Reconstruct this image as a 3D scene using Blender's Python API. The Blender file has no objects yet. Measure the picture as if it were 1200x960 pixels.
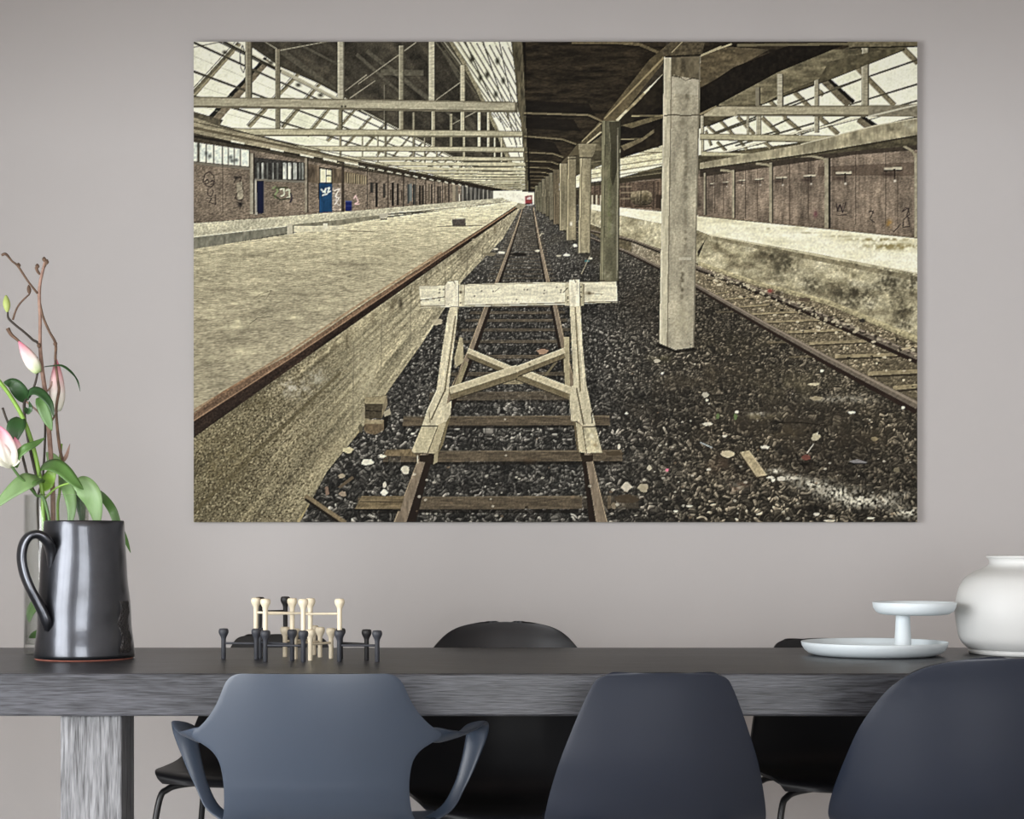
import bpy, bmesh, math, random
import numpy as np
from mathutils import Vector, Matrix

random.seed(7)
sc = bpy.context.scene
COL = sc.collection

# ------------------------------------------------------------------ camera
F_PX = 2100.0          # focal length in pixels of the 1200 px wide frame
CAM_Z = 1.014
cam_data = bpy.data.cameras.new('camera')
cam = bpy.data.objects.new('camera', cam_data)
COL.objects.link(cam)
cam.location = (0, 0, CAM_Z)
cam.rotation_euler = (math.radians(90), 0, 0)
cam_data.sensor_width = 36.0
cam_data.lens = F_PX / 1200.0 * 36.0
cam_data.shift_y = 160.0 / 1200.0
cam_data.clip_start = 0.05
sc.camera = cam

# ------------------------------------------------------------------ world, daylight, exposure
world = bpy.data.worlds.new('world'); sc.world = world
world.use_nodes = True
world.node_tree.nodes['Background'].inputs['Color'].default_value = (0.80, 0.88, 1.0, 1)
world.node_tree.nodes['Background'].inputs['Strength'].default_value = 0.6
sc.view_settings.view_transform = 'Standard'
sc.view_settings.look = 'None'
sc.view_settings.gamma = 1.0
sc.view_settings.use_curve_mapping = False
sc.view_settings.exposure = 0.0

ROOM_L, ROOM_R, ROOM_B, ROOM_F, ROOM_H = -2.7, 2.9, 5.75, -2.5, 3.05
WALL_T = 0.16
WIN_LEFT = (0.2, 3.1, 0.25, 2.30)       # y0 y1 z0 z1 of the window in the left wall
WIN_FRONT = (-1.45, 1.85, 0.20, 2.25)      # x0 x1 z0 z1 of the window behind the camera

def area_light(name, loc, rot, sx, sy, energy, color):
    l = bpy.data.lights.new(name, 'AREA'); l.shape = 'RECTANGLE'
    l.size = sx; l.size_y = sy; l.energy = energy; l.color = color
    o = bpy.data.objects.new(name, l); COL.objects.link(o)
    o.location = loc; o.rotation_euler = rot
    return o
area_light('daylight_left_window', (ROOM_L - WALL_T - 0.02, (WIN_LEFT[0]+WIN_LEFT[1])/2, (WIN_LEFT[2]+WIN_LEFT[3])/2),
           (math.radians(90), 0, math.radians(-90)), WIN_LEFT[1]-WIN_LEFT[0], WIN_LEFT[3]-WIN_LEFT[2], 262, (0.97, 0.985, 1.0))
area_light('daylight_front_window', ((WIN_FRONT[0]+WIN_FRONT[1])/2, ROOM_F - WALL_T - 0.02, (WIN_FRONT[2]+WIN_FRONT[3])/2),
           (math.radians(90), 0, 0), WIN_FRONT[1]-WIN_FRONT[0], WIN_FRONT[3]-WIN_FRONT[2], 255, (0.97, 0.985, 1.0))

# ------------------------------------------------------------------ helpers
def P(px, py, d):
    """real position of something seen at pixel (px,py) that stands d metres away"""
    return Vector(((px-600.0)*d/F_PX, d, CAM_Z-(py-640.0)*d/F_PX))

def srgb(r, g, b):
    def f(c):
        c /= 255.0
        return c/12.92 if c <= 0.04045 else ((c+0.055)/1.055)**2.4
    return (f(r), f(g), f(b), 1.0)

def mat(name, col, rough=0.5, metallic=0.0, spec=0.5, noise=0.0, nscale=20.0, bump=0.0, bscale=200.0, coat=0.0, col2=None, stretch=(1,1,1), sheen=0.0, sub=0.0):
    m = bpy.data.materials.new(name); m.use_nodes = True
    nt = m.node_tree; b = nt.nodes['Principled BSDF']
    b.inputs['Base Color'].default_value = col
    b.inputs['Roughness'].default_value = rough
    b.inputs['Metallic'].default_value = metallic
    b.inputs['Specular IOR Level'].default_value = spec
    b.inputs['Coat Weight'].default_value = coat
    if noise > 0 or bump > 0:
        tc = nt.nodes.new('ShaderNodeTexCoord')
        mp = nt.nodes.new('ShaderNodeMapping'); mp.inputs['Scale'].default_value = stretch
        nt.links.new(tc.outputs['Object'], mp.inputs['Vector'])
    if noise > 0:
        n = nt.nodes.new('ShaderNodeTexNoise'); n.inputs['Scale'].default_value = nscale; n.inputs['Detail'].default_value = 5
        nt.links.new(mp.outputs['Vector'], n.inputs['Vector'])
        r = nt.nodes.new('ShaderNodeValToRGB')
        c2 = col2 or tuple(c*(1-noise) for c in col[:3])+(1,)
        c1 = col if col2 else tuple(min(1, c*(1+noise)) for c in col[:3])+(1,)
        r.color_ramp.elements[0].color = c2; r.color_ramp.elements[1].color = c1
        r.color_ramp.elements[0].position = 0.32; r.color_ramp.elements[1].position = 0.68
        nt.links.new(n.outputs['Fac'], r.inputs['Fac'])
        nt.links.new(r.outputs['Color'], b.inputs['Base Color'])
    if bump > 0:
        n2 = nt.nodes.new('ShaderNodeTexNoise'); n2.inputs['Scale'].default_value = bscale; n2.inputs['Detail'].default_value = 3
        nt.links.new(mp.outputs['Vector'], n2.inputs['Vector'])
        bp = nt.nodes.new('ShaderNodeBump'); bp.inputs['Strength'].default_value = bump; bp.inputs['Distance'].default_value = 0.002
        nt.links.new(n2.outputs['Fac'], bp.inputs['Height'])
        nt.links.new(bp.outputs['Normal'], b.inputs['Normal'])
    return m

def wood_mat(name, dark, light, axis, rough=0.5, scale=1.0, bump=0.35, spec=0.5):
    """grain runs along axis 0/1/2 in object space; coarse figure, fine fibres, pale worn flecks"""
    m = bpy.data.materials.new(name); m.use_nodes = True
    nt = m.node_tree; b = nt.nodes['Principled BSDF']
    b.inputs['Roughness'].default_value = rough
    b.inputs['Specular IOR Level'].default_value = spec
    tc = nt.nodes.new('ShaderNodeTexCoord')
    def grain(sa, sc_, detail, dist):
        mp = nt.nodes.new('ShaderNodeMapping')
        s = [sc_]*3; s[axis] = sa
        mp.inputs['Scale'].default_value = s
        nt.links.new(tc.outputs['Object'], mp.inputs['Vector'])
        n = nt.nodes.new('ShaderNodeTexNoise'); n.inputs['Scale'].default_value = scale
        n.inputs['Detail'].default_value = detail; n.inputs['Distortion'].default_value = dist
        nt.links.new(mp.outputs['Vector'], n.inputs['Vector'])
        return n
    g1 = grain(5.0, 60, 5, 0.8); g2 = grain(18, 300, 3, 0.3); g3 = grain(1.2, 6, 3, 0.5)
    def math_(op, a, bb, clamp=False):
        n = nt.nodes.new('ShaderNodeMath'); n.operation = op; n.use_clamp = clamp
        for i, v in enumerate((a, bb)):
            if isinstance(v, (int, float)): n.inputs[i].default_value = v
            else: nt.links.new(v, n.inputs[i])
        return n.outputs[0]
    f = math_('ADD', math_('MULTIPLY', g1.outputs['Fac'], 0.32), math_('ADD', math_('MULTIPLY', g2.outputs['Fac'], 0.52), math_('MULTIPLY', g3.outputs['Fac'], 0.26)))
    r = nt.nodes.new('ShaderNodeValToRGB')
    r.color_ramp.elements[0].position = 0.42; r.color_ramp.elements[0].color = dark
    r.color_ramp.elements[1].position = 0.72; r.color_ramp.elements[1].color = light
    nt.links.new(f, r.inputs['Fac']); nt.links.new(r.outputs['Color'], b.inputs['Base Color'])
    bp = nt.nodes.new('ShaderNodeBump'); bp.inputs['Strength'].default_value = bump; bp.inputs['Distance'].default_value = 0.0015
    nt.links.new(g2.outputs['Fac'], bp.inputs['Height']); nt.links.new(bp.outputs['Normal'], b.inputs['Normal'])
    return m

def glass_mat(name, tint=(0.93, 0.96, 0.94, 1), ior=1.45):
    """clear thin-walled glass: see-through with fresnel reflections"""
    m = bpy.data.materials.new(name); m.use_nodes = True
    nt = m.node_tree; nt.nodes.clear()
    out = nt.nodes.new('ShaderNodeOutputMaterial')
    tr = nt.nodes.new('ShaderNodeBsdfTransparent'); tr.inputs['Color'].default_value = tint
    gl = nt.nodes.new('ShaderNodeBsdfGlossy'); gl.inputs['Roughness'].default_value = 0.03
    lw = nt.nodes.new('ShaderNodeLayerWeight'); lw.inputs['Blend'].default_value = 0.5
    pw = nt.nodes.new('ShaderNodeMath'); pw.operation = 'POWER'; pw.inputs[1].default_value = 2.4
    fr = nt.nodes.new('ShaderNodeMath'); fr.operation = 'MULTIPLY_ADD'; fr.inputs[1].default_value = 0.7; fr.inputs[2].default_value = 0.035
    nt.links.new(lw.outputs['Facing'], pw.inputs[0]); nt.links.new(pw.outputs[0], fr.inputs[0])
    mx = nt.nodes.new('ShaderNodeMixShader')
    nt.links.new(fr.outputs[0], mx.inputs[0]); nt.links.new(tr.outputs[0], mx.inputs[1]); nt.links.new(gl.outputs[0], mx.inputs[2])
    nt.links.new(mx.outputs[0], out.inputs[0])
    return m

def tag(o, label=None, cat=None, group=None, kind=None):
    if label: o['label'] = label
    if cat: o['category'] = cat
    if group: o['group'] = group
    if kind: o['kind'] = kind
    return o

def empty(name, loc=(0,0,0), rz=0.0):
    o = bpy.data.objects.new(name, None); COL.objects.link(o)
    o.location = loc; o.rotation_euler = (0, 0, rz); o.empty_display_size = 0.05
    return o

def mesh_obj(name, verts, faces, m, parent=None, smooth=True):
    me = bpy.data.meshes.new(name)
    me.from_pydata([tuple(v) for v in verts], [], faces)
    bm = bmesh.new(); bm.from_mesh(me); bmesh.ops.recalc_face_normals(bm, faces=bm.faces); bm.to_mesh(me); bm.free()
    if smooth:
        me.shade_smooth()
    me.materials.append(m)
    o = bpy.data.objects.new(name, me); COL.objects.link(o)
    if parent: o.parent = parent
    return o

def box(name, lo, hi, m, parent=None, bevel=0.0, origin=None):
    x0,y0,z0 = lo; x1,y1,z1 = hi
    c = Vector(origin) if origin else Vector((0,0,0))
    v = [Vector(p)-c for p in ((x0,y0,z0),(x1,y0,z0),(x1,y1,z0),(x0,y1,z0),(x0,y0,z1),(x1,y0,z1),(x1,y1,z1),(x0,y1,z1))]
    f = [(0,3,2,1),(4,5,6,7),(0,1,5,4),(1,2,6,5),(2,3,7,6),(3,0,4,7)]
    o = mesh_obj(name, v, f, m, parent, smooth=False)
    o.location = c
    if bevel > 0:
        md = o.modifiers.new('bevel', 'BEVEL'); md.width = bevel; md.segments = 2
    return o

def lathe(name, prof, m, parent=None, seg=64, close_bottom=True, loc=(0,0,0)):
    """prof: list of (radius, z), revolved about z"""
    verts, faces = [], []
    n = len(prof)
    for (r, z) in prof:
        for k in range(seg):
            a = 2*math.pi*k/seg
            verts.append((r*math.cos(a), r*math.sin(a), z))
    for i in range(n-1):
        for k in range(seg):
            k2 = (k+1) % seg
            faces.append((i*seg+k, i*seg+k2, (i+1)*seg+k2, (i+1)*seg+k))
    if close_bottom:
        faces.append(tuple(range(seg)))
    o = mesh_obj(name, verts, faces, m, parent)
    o.location = loc
    return o

def crom(pts, sub=6):
    """Catmull-Rom through tuples of any dimension"""
    pts = [np.array(p, float) for p in pts]
    if len(pts) < 3:
        return [pts[0]+(pts[-1]-pts[0])*i/sub for i in range(sub+1)]
    e = [2*pts[0]-pts[1]]+pts+[2*pts[-1]-pts[-2]]
    out = []
    for i in range(1, len(e)-2):
        p0,p1,p2,p3 = e[i-1],e[i],e[i+1],e[i+2]
        for k in range(sub):
            t = k/sub
            out.append(0.5*((2*p1)+(-p0+p2)*t+(2*p0-5*p1+4*p2-p3)*t*t+(-p0+3*p1-3*p2+p3)*t**3))
    out.append(pts[-1])
    return out

def tube_geo(pts, radii, seg=10, wdir=None, flat=1.0, power=1.0):
    """sweep an ellipse; radii may be one number or one for each control point; wdir gives the wide axis, flat = thickness/width"""
    if not hasattr(radii, '__len__'): radii = [radii]*len(pts)
    ctrl = [tuple(p)+(r,) for p, r in zip(pts, radii)]
    path = crom(ctrl, 6)
    pos = [Vector(p[:3]) for p in path]; rad = [max(1e-4, p[3]) for p in path]
    verts, faces = [], []
    N = None
    for i, p in enumerate(pos):
        T = (pos[min(i+1, len(pos)-1)]-pos[max(i-1, 0)]).normalized()
        if wdir is not None:
            if isinstance(wdir, list):
                q = i/(len(pos)-1)*(len(wdir)-1); j = min(int(q), len(wdir)-2)
                w = Vector(wdir[j]).lerp(Vector(wdir[j+1]), q-j)
            else: w = Vector(wdir)
            N = (w-T*w.dot(T)).normalized()
        elif N is None:
            a = Vector((0,0,1)) if abs(T.z) < 0.9 else Vector((1,0,0))
            N = (a-T*a.dot(T)).normalized()
        else:
            N = (N-T*N.dot(T)).normalized()
        B = T.cross(N)
        for k in range(seg):
            a = 2*math.pi*k/seg
            verts.append(p+N*rad[i]*math.cos(a)+B*rad[i]*flat*math.sin(a))
    for i in range(len(pos)-1):
        for k in range(seg):
            k2 = (k+1) % seg
            faces.append((i*seg+k, i*seg+k2, (i+1)*seg+k2, (i+1)*seg+k))
    faces.append(tuple(range(seg))[::-1]); faces.append(tuple((len(pos)-1)*seg+k for k in range(seg)))
    return verts, faces

def tube(name, pts, radii, m, parent=None, seg=10, wdir=None, flat=1.0):
    v, f = tube_geo(pts, radii, seg, wdir, flat)
    return mesh_obj(name, v, f, m, parent)

def join_geo(geos):
    V, Fc = [], []
    for v, f in geos:
        o = len(V); V += list(v); Fc += [tuple(i+o for i in q) for q in f]
    return V, Fc

# ------------------------------------------------------------------ room
M_wall = mat('wall_paint', srgb(189, 185, 183), rough=0.9, spec=0.2, noise=0.02, nscale=1.3, bump=0.05, bscale=350)
M_ceil = mat('ceiling_paint', srgb(158, 143, 130), rough=0.95, spec=0.1, noise=0.01, nscale=2)
M_floor = wood_mat('floor_boards', srgb(196, 194, 192), srgb(226, 225, 223), 1, rough=0.55)
M_trim = mat('white_trim', srgb(225, 224, 220), rough=0.5, noise=0.01, nscale=4)

def structure(o): o['kind'] = 'structure'; return o
floor = structure(box('floor', (ROOM_L, ROOM_F, -0.1), (ROOM_R, ROOM_B, 0.0), M_floor))
structure(box('ceiling', (ROOM_L-WALL_T, ROOM_F-WALL_T, ROOM_H), (ROOM_R+WALL_T, ROOM_B+WALL_T, ROOM_H+0.1), M_ceil))
structure(box('wall_back', (ROOM_L-WALL_T, ROOM_B, -0.1), (ROOM_R+WALL_T, ROOM_B+WALL_T, ROOM_H), M_wall))
structure(box('wall_right', (ROOM_R, ROOM_F-WALL_T, -0.1), (ROOM_R+WALL_T, ROOM_B, ROOM_H), M_wall))

structure(box('light_block_beam', (ROOM_L, 3.15, 2.28), (ROOM_R, 3.40, ROOM_H), M_ceil))     # added unseen beam, keeps window light off the upper back wall

def wall_with_hole(name, axis, plane0, plane1, a0, a1, hole):
    """wall slab with a window opening: four boxes in one mesh"""
    h0, h1, z0, z1 = hole
    V, Fc = [], []
    for (p, q, r, s) in ((a0, h0, -0.1, ROOM_H), (h1, a1, -0.1, ROOM_H), (h0, h1, -0.1, z0), (h0, h1, z1, ROOM_H)):
        if axis == 'y': lo, hi = (plane0, p, r), (plane1, q, s)
        else: lo, hi = (p, plane0, r), (q, plane1, s)
        x0,y0,zz0 = lo; x1,y1,zz1 = hi
        o = len(V)
        V += [(x0,y0,zz0),(x1,y0,zz0),(x1,y1,zz0),(x0,y1,zz0),(x0,y0,zz1),(x1,y0,zz1),(x1,y1,zz1),(x0,y1,zz1)]
        Fc += [tuple(i+o for i in f) for f in ((0,3,2,1),(4,5,6,7),(0,1,5,4),(1,2,6,5),(2,3,7,6),(3,0,4,7))]
    return structure(mesh_obj(name, V, Fc, M_wall, smooth=False))
wall_with_hole('wall_left', 'y', ROOM_L-WALL_T, ROOM_L, ROOM_F-WALL_T, ROOM_B, WIN_LEFT)
wall_with_hole('wall_front', 'x', ROOM_F-WALL_T, ROOM_F, ROOM_L, ROOM_R, WIN_FRONT)
structure(box('baseboard_back', (ROOM_L, ROOM_B-0.018, 0.0), (ROOM_R, ROOM_B, 0.085), M_trim, bevel=0.004))

def window(name, axis, plane, hole):
    """white frame with bars in the opening"""
    h0, h1, z0, z1 = hole
    root = structure(empty(name, ((plane, (h0+h1)/2, z0) if axis == 'y' else ((h0+h1)/2, plane, z0))))
    t, d = 0.05, 0.03
    def bar(nm, a0, a1, b0, b1):
        if axis == 'y': lo, hi = (plane-d, a0, b0), (plane+d, a1, b1)
        else: lo, hi = (a0, plane-d, b0), (a1, plane+d, b1)
        o = box(nm, lo, hi, M_trim, root, origin=((lo[0]+hi[0])/2, (lo[1]+hi[1])/2, (lo[2]+hi[2])/2))
        o.location -= root.location
    bar('frame_side', h0, h0+t, z0, z1); bar('frame_side', h1-t, h1, z0, z1)
    bar('frame_rail', h0+t, h1-t, z0, z0+t); bar('frame_rail', h0+t, h1-t, z1-t, z1)
    for k in (1, 2):
        c = h0+(h1-h0)*k/3
        bar('mullion', c-0.02, c+0.02, z0+t, z1-t)
window('window_1', 'y', ROOM_L-0.08, WIN_LEFT)
window('window_2', 'x', ROOM_F-0.08, WIN_FRONT)

# ------------------------------------------------------------------ dining table
TOP_Z, TAB_T = 0.745, 0.090
TAB_Y0, TAB_Y1 = 3.78, 4.746
TAB_X0, TAB_X1 = -1.52, 1.52
M_top = wood_mat('table_oak_dark', srgb(18, 19, 22), srgb(78, 79, 85), 0, rough=0.36, bump=0.3, spec=0.35)
M_leg = wood_mat('table_leg_oak', srgb(52, 52, 54), srgb(140, 141, 144), 2, rough=0.65, bump=0.6)
table = tag(empty('dining_table', (0, (TAB_Y0+TAB_Y1)/2, 0)), 'long dark stained oak dining table with thick top and square legs', 'table')
def table_part(nm, lo, hi, m, bev):
    o = box(nm, lo, hi, m, table, bev, origin=((lo[0]+hi[0])/2, (lo[1]+hi[1])/2, (lo[2]+hi[2])/2))
    o.location -= table.location
    return o
table_part('table_top', (TAB_X0, TAB_Y0, TOP_Z-TAB_T), (TAB_X1, TAB_Y1, TOP_Z), M_top, 0.004)
for (x0, y0) in ((-0.957, 3.795), (0.957-0.13, 3.795), (-0.425, 4.50), (0.41, 4.50)):
    if x0 > 0.8: x0 = 1.29
    table_part('leg', (x0, y0, 0.0), (x0+0.13, y0+0.13, TOP_Z-TAB_T), M_leg, 0.004)

# ------------------------------------------------------------------ chairs
M_pl_blue = mat('plastic_blue_grey', srgb(44, 53, 66), rough=0.36, spec=0.4, noise=0.04, nscale=6, bump=0.06, bscale=900)
M_pl_dark = mat('plastic_dark_navy', srgb(20, 26, 38), rough=0.34, spec=0.38, noise=0.04, nscale=6, bump=0.06, bscale=900)
M_pl_black = mat('plastic_black', srgb(22, 22, 25), rough=0.45, spec=0.4, noise=0.05, nscale=6, bump=0.05, bscale=900)
M_tube = mat('black_steel_tube', srgb(18, 18, 20), rough=0.35, spec=0.5, noise=0.05, nscale=30)

def shell(name, rows, m, parent, thick=0.007, ncol=28, sub=5):
    """moulded seat shell: rows of (y, z, half width, edge forward, edge lift) from the top of the back to the seat front"""
    R = crom(rows, sub)
    verts, faces = [], []
    for (y, z, hw, cf, lf) in R:
        for k in range(ncol+1):
            t = -1+2*k/ncol
            verts.append((hw*t, y+cf*abs(t)**2.2, z+lf*abs(t)**2.4))
    for i in range(len(R)-1):
        for k in range(ncol):
            a = i*(ncol+1)+k
            faces.append((a, a+1, a+ncol+2, a+ncol+1))
    o = mesh_obj(name, verts, faces, m, parent)
    s = o.modifiers.new('thickness', 'SOLIDIFY'); s.thickness = thick; s.offset = 0.0
    bv = o.modifiers.new('edge', 'BEVEL'); bv.width = thick*0.4; bv.segments = 2; bv.limit_method = 'ANGLE'; bv.angle_limit = 1.0
    return o

def tube_base(parent, seat_z, hx=0.19, hy=0.17, spread=0.05, m=None):
    """four bent steel tube legs that curve in under the seat, and two rails"""
    m = m or M_tube
    r = 0.0085
    for sx in (-1, 1):
        for sy in (-1, 1):
            x, y = sx*hx, sy*hy
            lg = tube('leg', [(sx*(hx+spread), sy*(hy+spread), r), (sx*(hx+0.022), sy*(hy+0.022), seat_z*0.55),
                         (x+sx*0.004, y+sy*0.004, seat_z-0.055), (x-sx*0.012, y-sy*0.010, seat_z-0.028), (x-sx*0.04, y-sy*0.03, seat_z-0.018), (x-sx*0.10, y-sy*0.07, seat_z-0.014)], r, m, parent, seg=10)
            lathe('foot_glide', [(0.0, 0.0), (0.011, 0.0), (0.012, 0.006), (0.009, 0.014), (0.0, 0.014)], m, lg, seg=14, close_bottom=False, loc=(sx*(hx+spread), sy*(hy+spread), 0))
    v, f = [], []
    x0 = hx-0.10; y0 = hy-0.07
    lathe('mount_plate', [(0.0, seat_z-0.026), (0.11, seat_z-0.026), (0.125, seat_z-0.018), (0.11, seat_z-0.006), (0.0, seat_z-0.006)], m, parent, seg=32, close_bottom=False)

SIDE_ROWS = [(-0.262, 0.771, 0.090, 0.012, -0.002), (-0.261, 0.768, 0.108, 0.014, -0.002), (-0.258, 0.758, 0.125, 0.018, 0), (-0.254, 0.741, 0.136, 0.022, 0),
             (-0.246, 0.700, 0.154, 0.030, 0), (-0.236, 0.650, 0.173, 0.038, 0), (-0.222, 0.590, 0.194, 0.048, 0), (-0.200, 0.530, 0.209, 0.058, 0.004),
             (-0.165, 0.470, 0.220, 0.052, 0.010), (-0.110, 0.437, 0.223, 0.034, 0.016), (-0.03, 0.425, 0.224, 0.010, 0.018),
             (0.07, 0.427, 0.221, 0.0, 0.014), (0.16, 0.432, 0.213, -0.01, 0.010), (0.205, 0.428, 0.200, -0.03, 0.004), (0.222, 0.415, 0.184, -0.05, 0.0)]
DOME_ROWS = [(-0.2857, 0.8043, 0.040, 0.003, -0.0008), (-0.2855, 0.8031, 0.066, 0.006, 0), (-0.285, 0.8005, 0.100, 0.012, 0), (-0.2835, 0.7955, 0.132, 0.020, 0), (-0.281, 0.787, 0.161, 0.030, 0), (-0.277, 0.774, 0.187, 0.042, 0), (-0.272, 0.755, 0.210, 0.058, 0), (-0.266, 0.728, 0.233, 0.076, 0),
             (-0.254, 0.665, 0.266, 0.110, 0), (-0.238, 0.590, 0.288, 0.145, 0), (-0.214, 0.520, 0.302, 0.165, 0.006),
             (-0.175, 0.462, 0.306, 0.155, 0.022), (-0.115, 0.430, 0.300, 0.115, 0.034), (-0.03, 0.420, 0.288, 0.06, 0.038),
             (0.07, 0.424, 0.270, 0.02, 0.032), (0.16, 0.431, 0.248, -0.01, 0.020), (0.205, 0.427, 0.225, -0.03, 0.006), (0.222, 0.414, 0.20, -0.05, 0.0)]
def arm_rows():
    """one smooth curved back; only its outline narrows and flares into the arms"""
    prof = [(0.7680, .135), (0.7665, .146), (0.7625, .157), (0.756, .165), (0.746, .172), (0.730, .179), (0.712, .187), (0.695, .197), (0.680, .208), (0.668, .219), (0.658, .230), (0.650, .240),
            (0.643, .243), (0.636, .238), (0.627, .222), (0.616, .205), (0.602, .193), (0.585, .186), (0.560, .182), (0.530, .181)]
    rows = []
    for z, hw in prof:
        t = (0.768-z)/0.24
        rows.append((-0.262+0.048*t**1.6, z, hw, 1.35*hw**2.2, 0))
    rows += [(-0.186, 0.482, 0.186, 0.026, 0.004), (-0.135, 0.448, 0.200, 0.014, 0.010), (-0.05, 0.432, 0.216, 0.002, 0.014), (0.06, 0.430, 0.222, 0.0, 0.012), (0.15, 0.435, 0.216, -0.01, 0.008), (0.20, 0.431, 0.203, -0.03, 0.003), (0.220, 0.418, 0.186, -0.05, 0.0)]
    return rows
ARM_ROWS = arm_rows()

def side_chair(loc, rz, m, label, scale_z=1.0):
    t = tag(empty('side_chair', loc, rz), label, 'chair', 'dining chairs')
    rows = [(y, z*scale_z, a, b, c) for (y, z, a, b, c) in SIDE_ROWS]
    shell('shell', rows, m, t)
    tube_base(t, 0.425*scale_z)
    return t
def dome_chair(loc, rz, m, label, wf=1.0, drop=0.0):
    t = tag(empty('dome_back_chair', loc, rz), label, 'chair', 'dining chairs')
    shell('shell', [(y, z-drop*min(1.0, max(0.0, (0.63-z)/0.18)), a*wf, b, c) for (y, z, a, b, c) in DOME_ROWS], m, t)
    tube_base(t, 0.42-drop)
    return t
def arm_chair(loc, rz, m, label):
    t = tag(empty('arm_chair', loc, rz), label, 'chair', 'dining chairs')
    shell('shell', ARM_ROWS, m, t)
    for s in (-1, 1):
        tube('armrest', [(s*0.200, -0.192, 0.643), (s*0.226, -0.184, 0.644), (s*0.248, -0.155, 0.637), (s*0.270, -0.085, 0.631), (s*0.293, -0.005, 0.634), (s*0.307, 0.052, 0.640),
                         (s*0.311, 0.084, 0.630), (s*0.305, 0.096, 0.600), (s*0.290, 0.095, 0.550), (s*0.272, 0.088, 0.505), (s*0.246, 0.072, 0.462), (s*0.195, 0.050, 0.432)],
             [0.003, 0.014, 0.018, 0.021, 0.023, 0.024, 0.024, 0.0225, 0.018, 0.0145, 0.016, 0.02], m, t, seg=16,
             wdir=[(s*0.15, 0.05, 1), (s*0.3, 0.05, 1), (s*0.8, -0.1, 0.8), (s*1, -0.25, 0.4), (s*1, -0.3, 0.3), (s*1, -0.3, 0.25), (s*1, -0.35, 0.2), (s*1, -0.4, 0.2), (s*1, -0.4, 0.2), (s*1, -0.4, 0.2), (s*1, -0.4, 0.2), (s*1, -0.4, 0.2)], flat=0.25)
    tube_base(t, 0.43)
    return t

# near side, backs to the camera
arm_chair((-0.3835, 3.705, 0), 0.0, M_pl_blue, 'blue grey plastic armchair with open loop arms at the table end beside the square leg')
side_chair((0.285, 3.70, 0), 0.02, M_pl_dark, 'dark navy plastic side chair with flat top in the near middle, back towards us')
dome_chair((0.945, 3.63, 0), 0.0, M_pl_dark, 'dark navy domed shell chair in front of the white vase')
# far side, facing the camera
side_chair((-0.672, 4.668, 0), math.pi-0.16, M_pl_black, 'black chair across the table behind the stacked peg blocks')
dome_chair((-0.018, 4.665, 0), math.pi, M_pl_black, 'black round topped chair across the table, below the middle of the picture', 0.86, 0.085)
side_chair((0.850, 4.600, 0), math.pi+0.05, M_pl_black, 'black flat topped chair across the table behind the pale tiered tray', 0.99)

# ------------------------------------------------------------------ dark pitcher
def glaze_mat():
    m = mat('gunmetal_glaze', srgb(68, 70, 75), rough=0.29, metallic=0.85, spec=0.6, noise=0.22, nscale=9, bump=0.18, bscale=55, coat=0.3)
    return m
M_glaze = glaze_mat()
M_glaze_in = mat('black_glaze', srgb(20, 21, 24), rough=0.25, spec=0.6, noise=0.1, nscale=12)
M_clay = mat('bare_red_clay', srgb(150, 92, 78), rough=0.85, noise=0.12, nscale=60)
M_rough = mat('rough_black_patch', srgb(30, 28, 29), rough=0.5, spec=0.6, noise=0.6, nscale=220, bump=1.0, bscale=230)
JX, JY, JH = -1.0195, 4.27, 0.326
jug = tag(empty('pitcher', (JX, JY, TOP_Z), 0), 'tall gunmetal glazed pitcher with loop handle on the left of the table', 'pitcher')
def jug_r(z):
    t = z/JH
    return 0.117-0.0235*t**0.95+0.0015*math.sin(t*19)*(1-t)
def jug_body():
    seg, verts, faces = 72, [], []
    zs = [0.004]+[JH*i/26 for i in range(1, 27)]
    prof = [(jug_r(0.006)-0.003, 0.0035)]+[(jug_r(z), z) for z in zs[0:]]+[(jug_r(JH)-0.0015, JH+0.003), (jug_r(JH)-0.006, JH+0.002)]
    prof += [(jug_r(z)-0.008, z) for z in reversed(zs[2:])]+[(0.0, 0.012)]
    for (r, z) in prof:
        for k in range(seg):
            a = 2*math.pi*k/seg
            d = math.atan2(math.sin(a+0.28), math.cos(a+0.28))    # spout points to +x, slightly to the front
            pull = 0.010*math.exp(-(d/0.22)**2)*max(0, (z-JH*0.72)/(JH*0.28))**2
            wob = 0.0012*math.sin(3*a+z*18)
            rr = max(0, r+(pull+wob if r > 0.01 else 0))
            verts.append((rr*math.cos(a), rr*math.sin(a), z))
    for i in range(len(prof)-1):
        for k in range(seg):
            k2 = (k+1) % seg
            faces.append((i*seg+k, i*seg+k2, (i+1)*seg+k2, (i+1)*seg+k))
    return verts, faces
v, f = jug_body()
mesh_obj('body', v, f, M_glaze, jug)
lathe('foot_ring', [(0.0, 0.0), (0.112, 0.0), (0.1145, 0.002), (0.1135, 0.0042), (0.0, 0.0042)], M_clay, jug, close_bottom=False)
def JP(zx, zy, dy):
    """handle point from the pixel grid of the photo, dy metres in front of the pitcher's middle"""
    p = P(zx/4.8, 590+zy/4.8, JY-dy)
    return p-Vector((JX, JY, TOP_Z))
hp = [(272,408,.066),(286,330,.072),(284,262,.078),(262,210,.092),(222,178,.098),(180,178,.100),(146,205,.100),(126,255,.099),(122,320,.098),(138,400,.098),(168,475,.098),(205,545,.097),(238,610,.096),(258,665,.092),(264,715,.086)]
tube('handle', [JP(*h) for h in hp], [0.007, 0.015, 0.020, 0.020, 0.0195, 0.019, 0.019, 0.019, 0.0185, 0.0185, 0.0185, 0.0185, 0.019, 0.020, 0.011], M_glaze, jug, seg=14, wdir=(0.75, -1.0, 0.05), flat=0.55)
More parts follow.
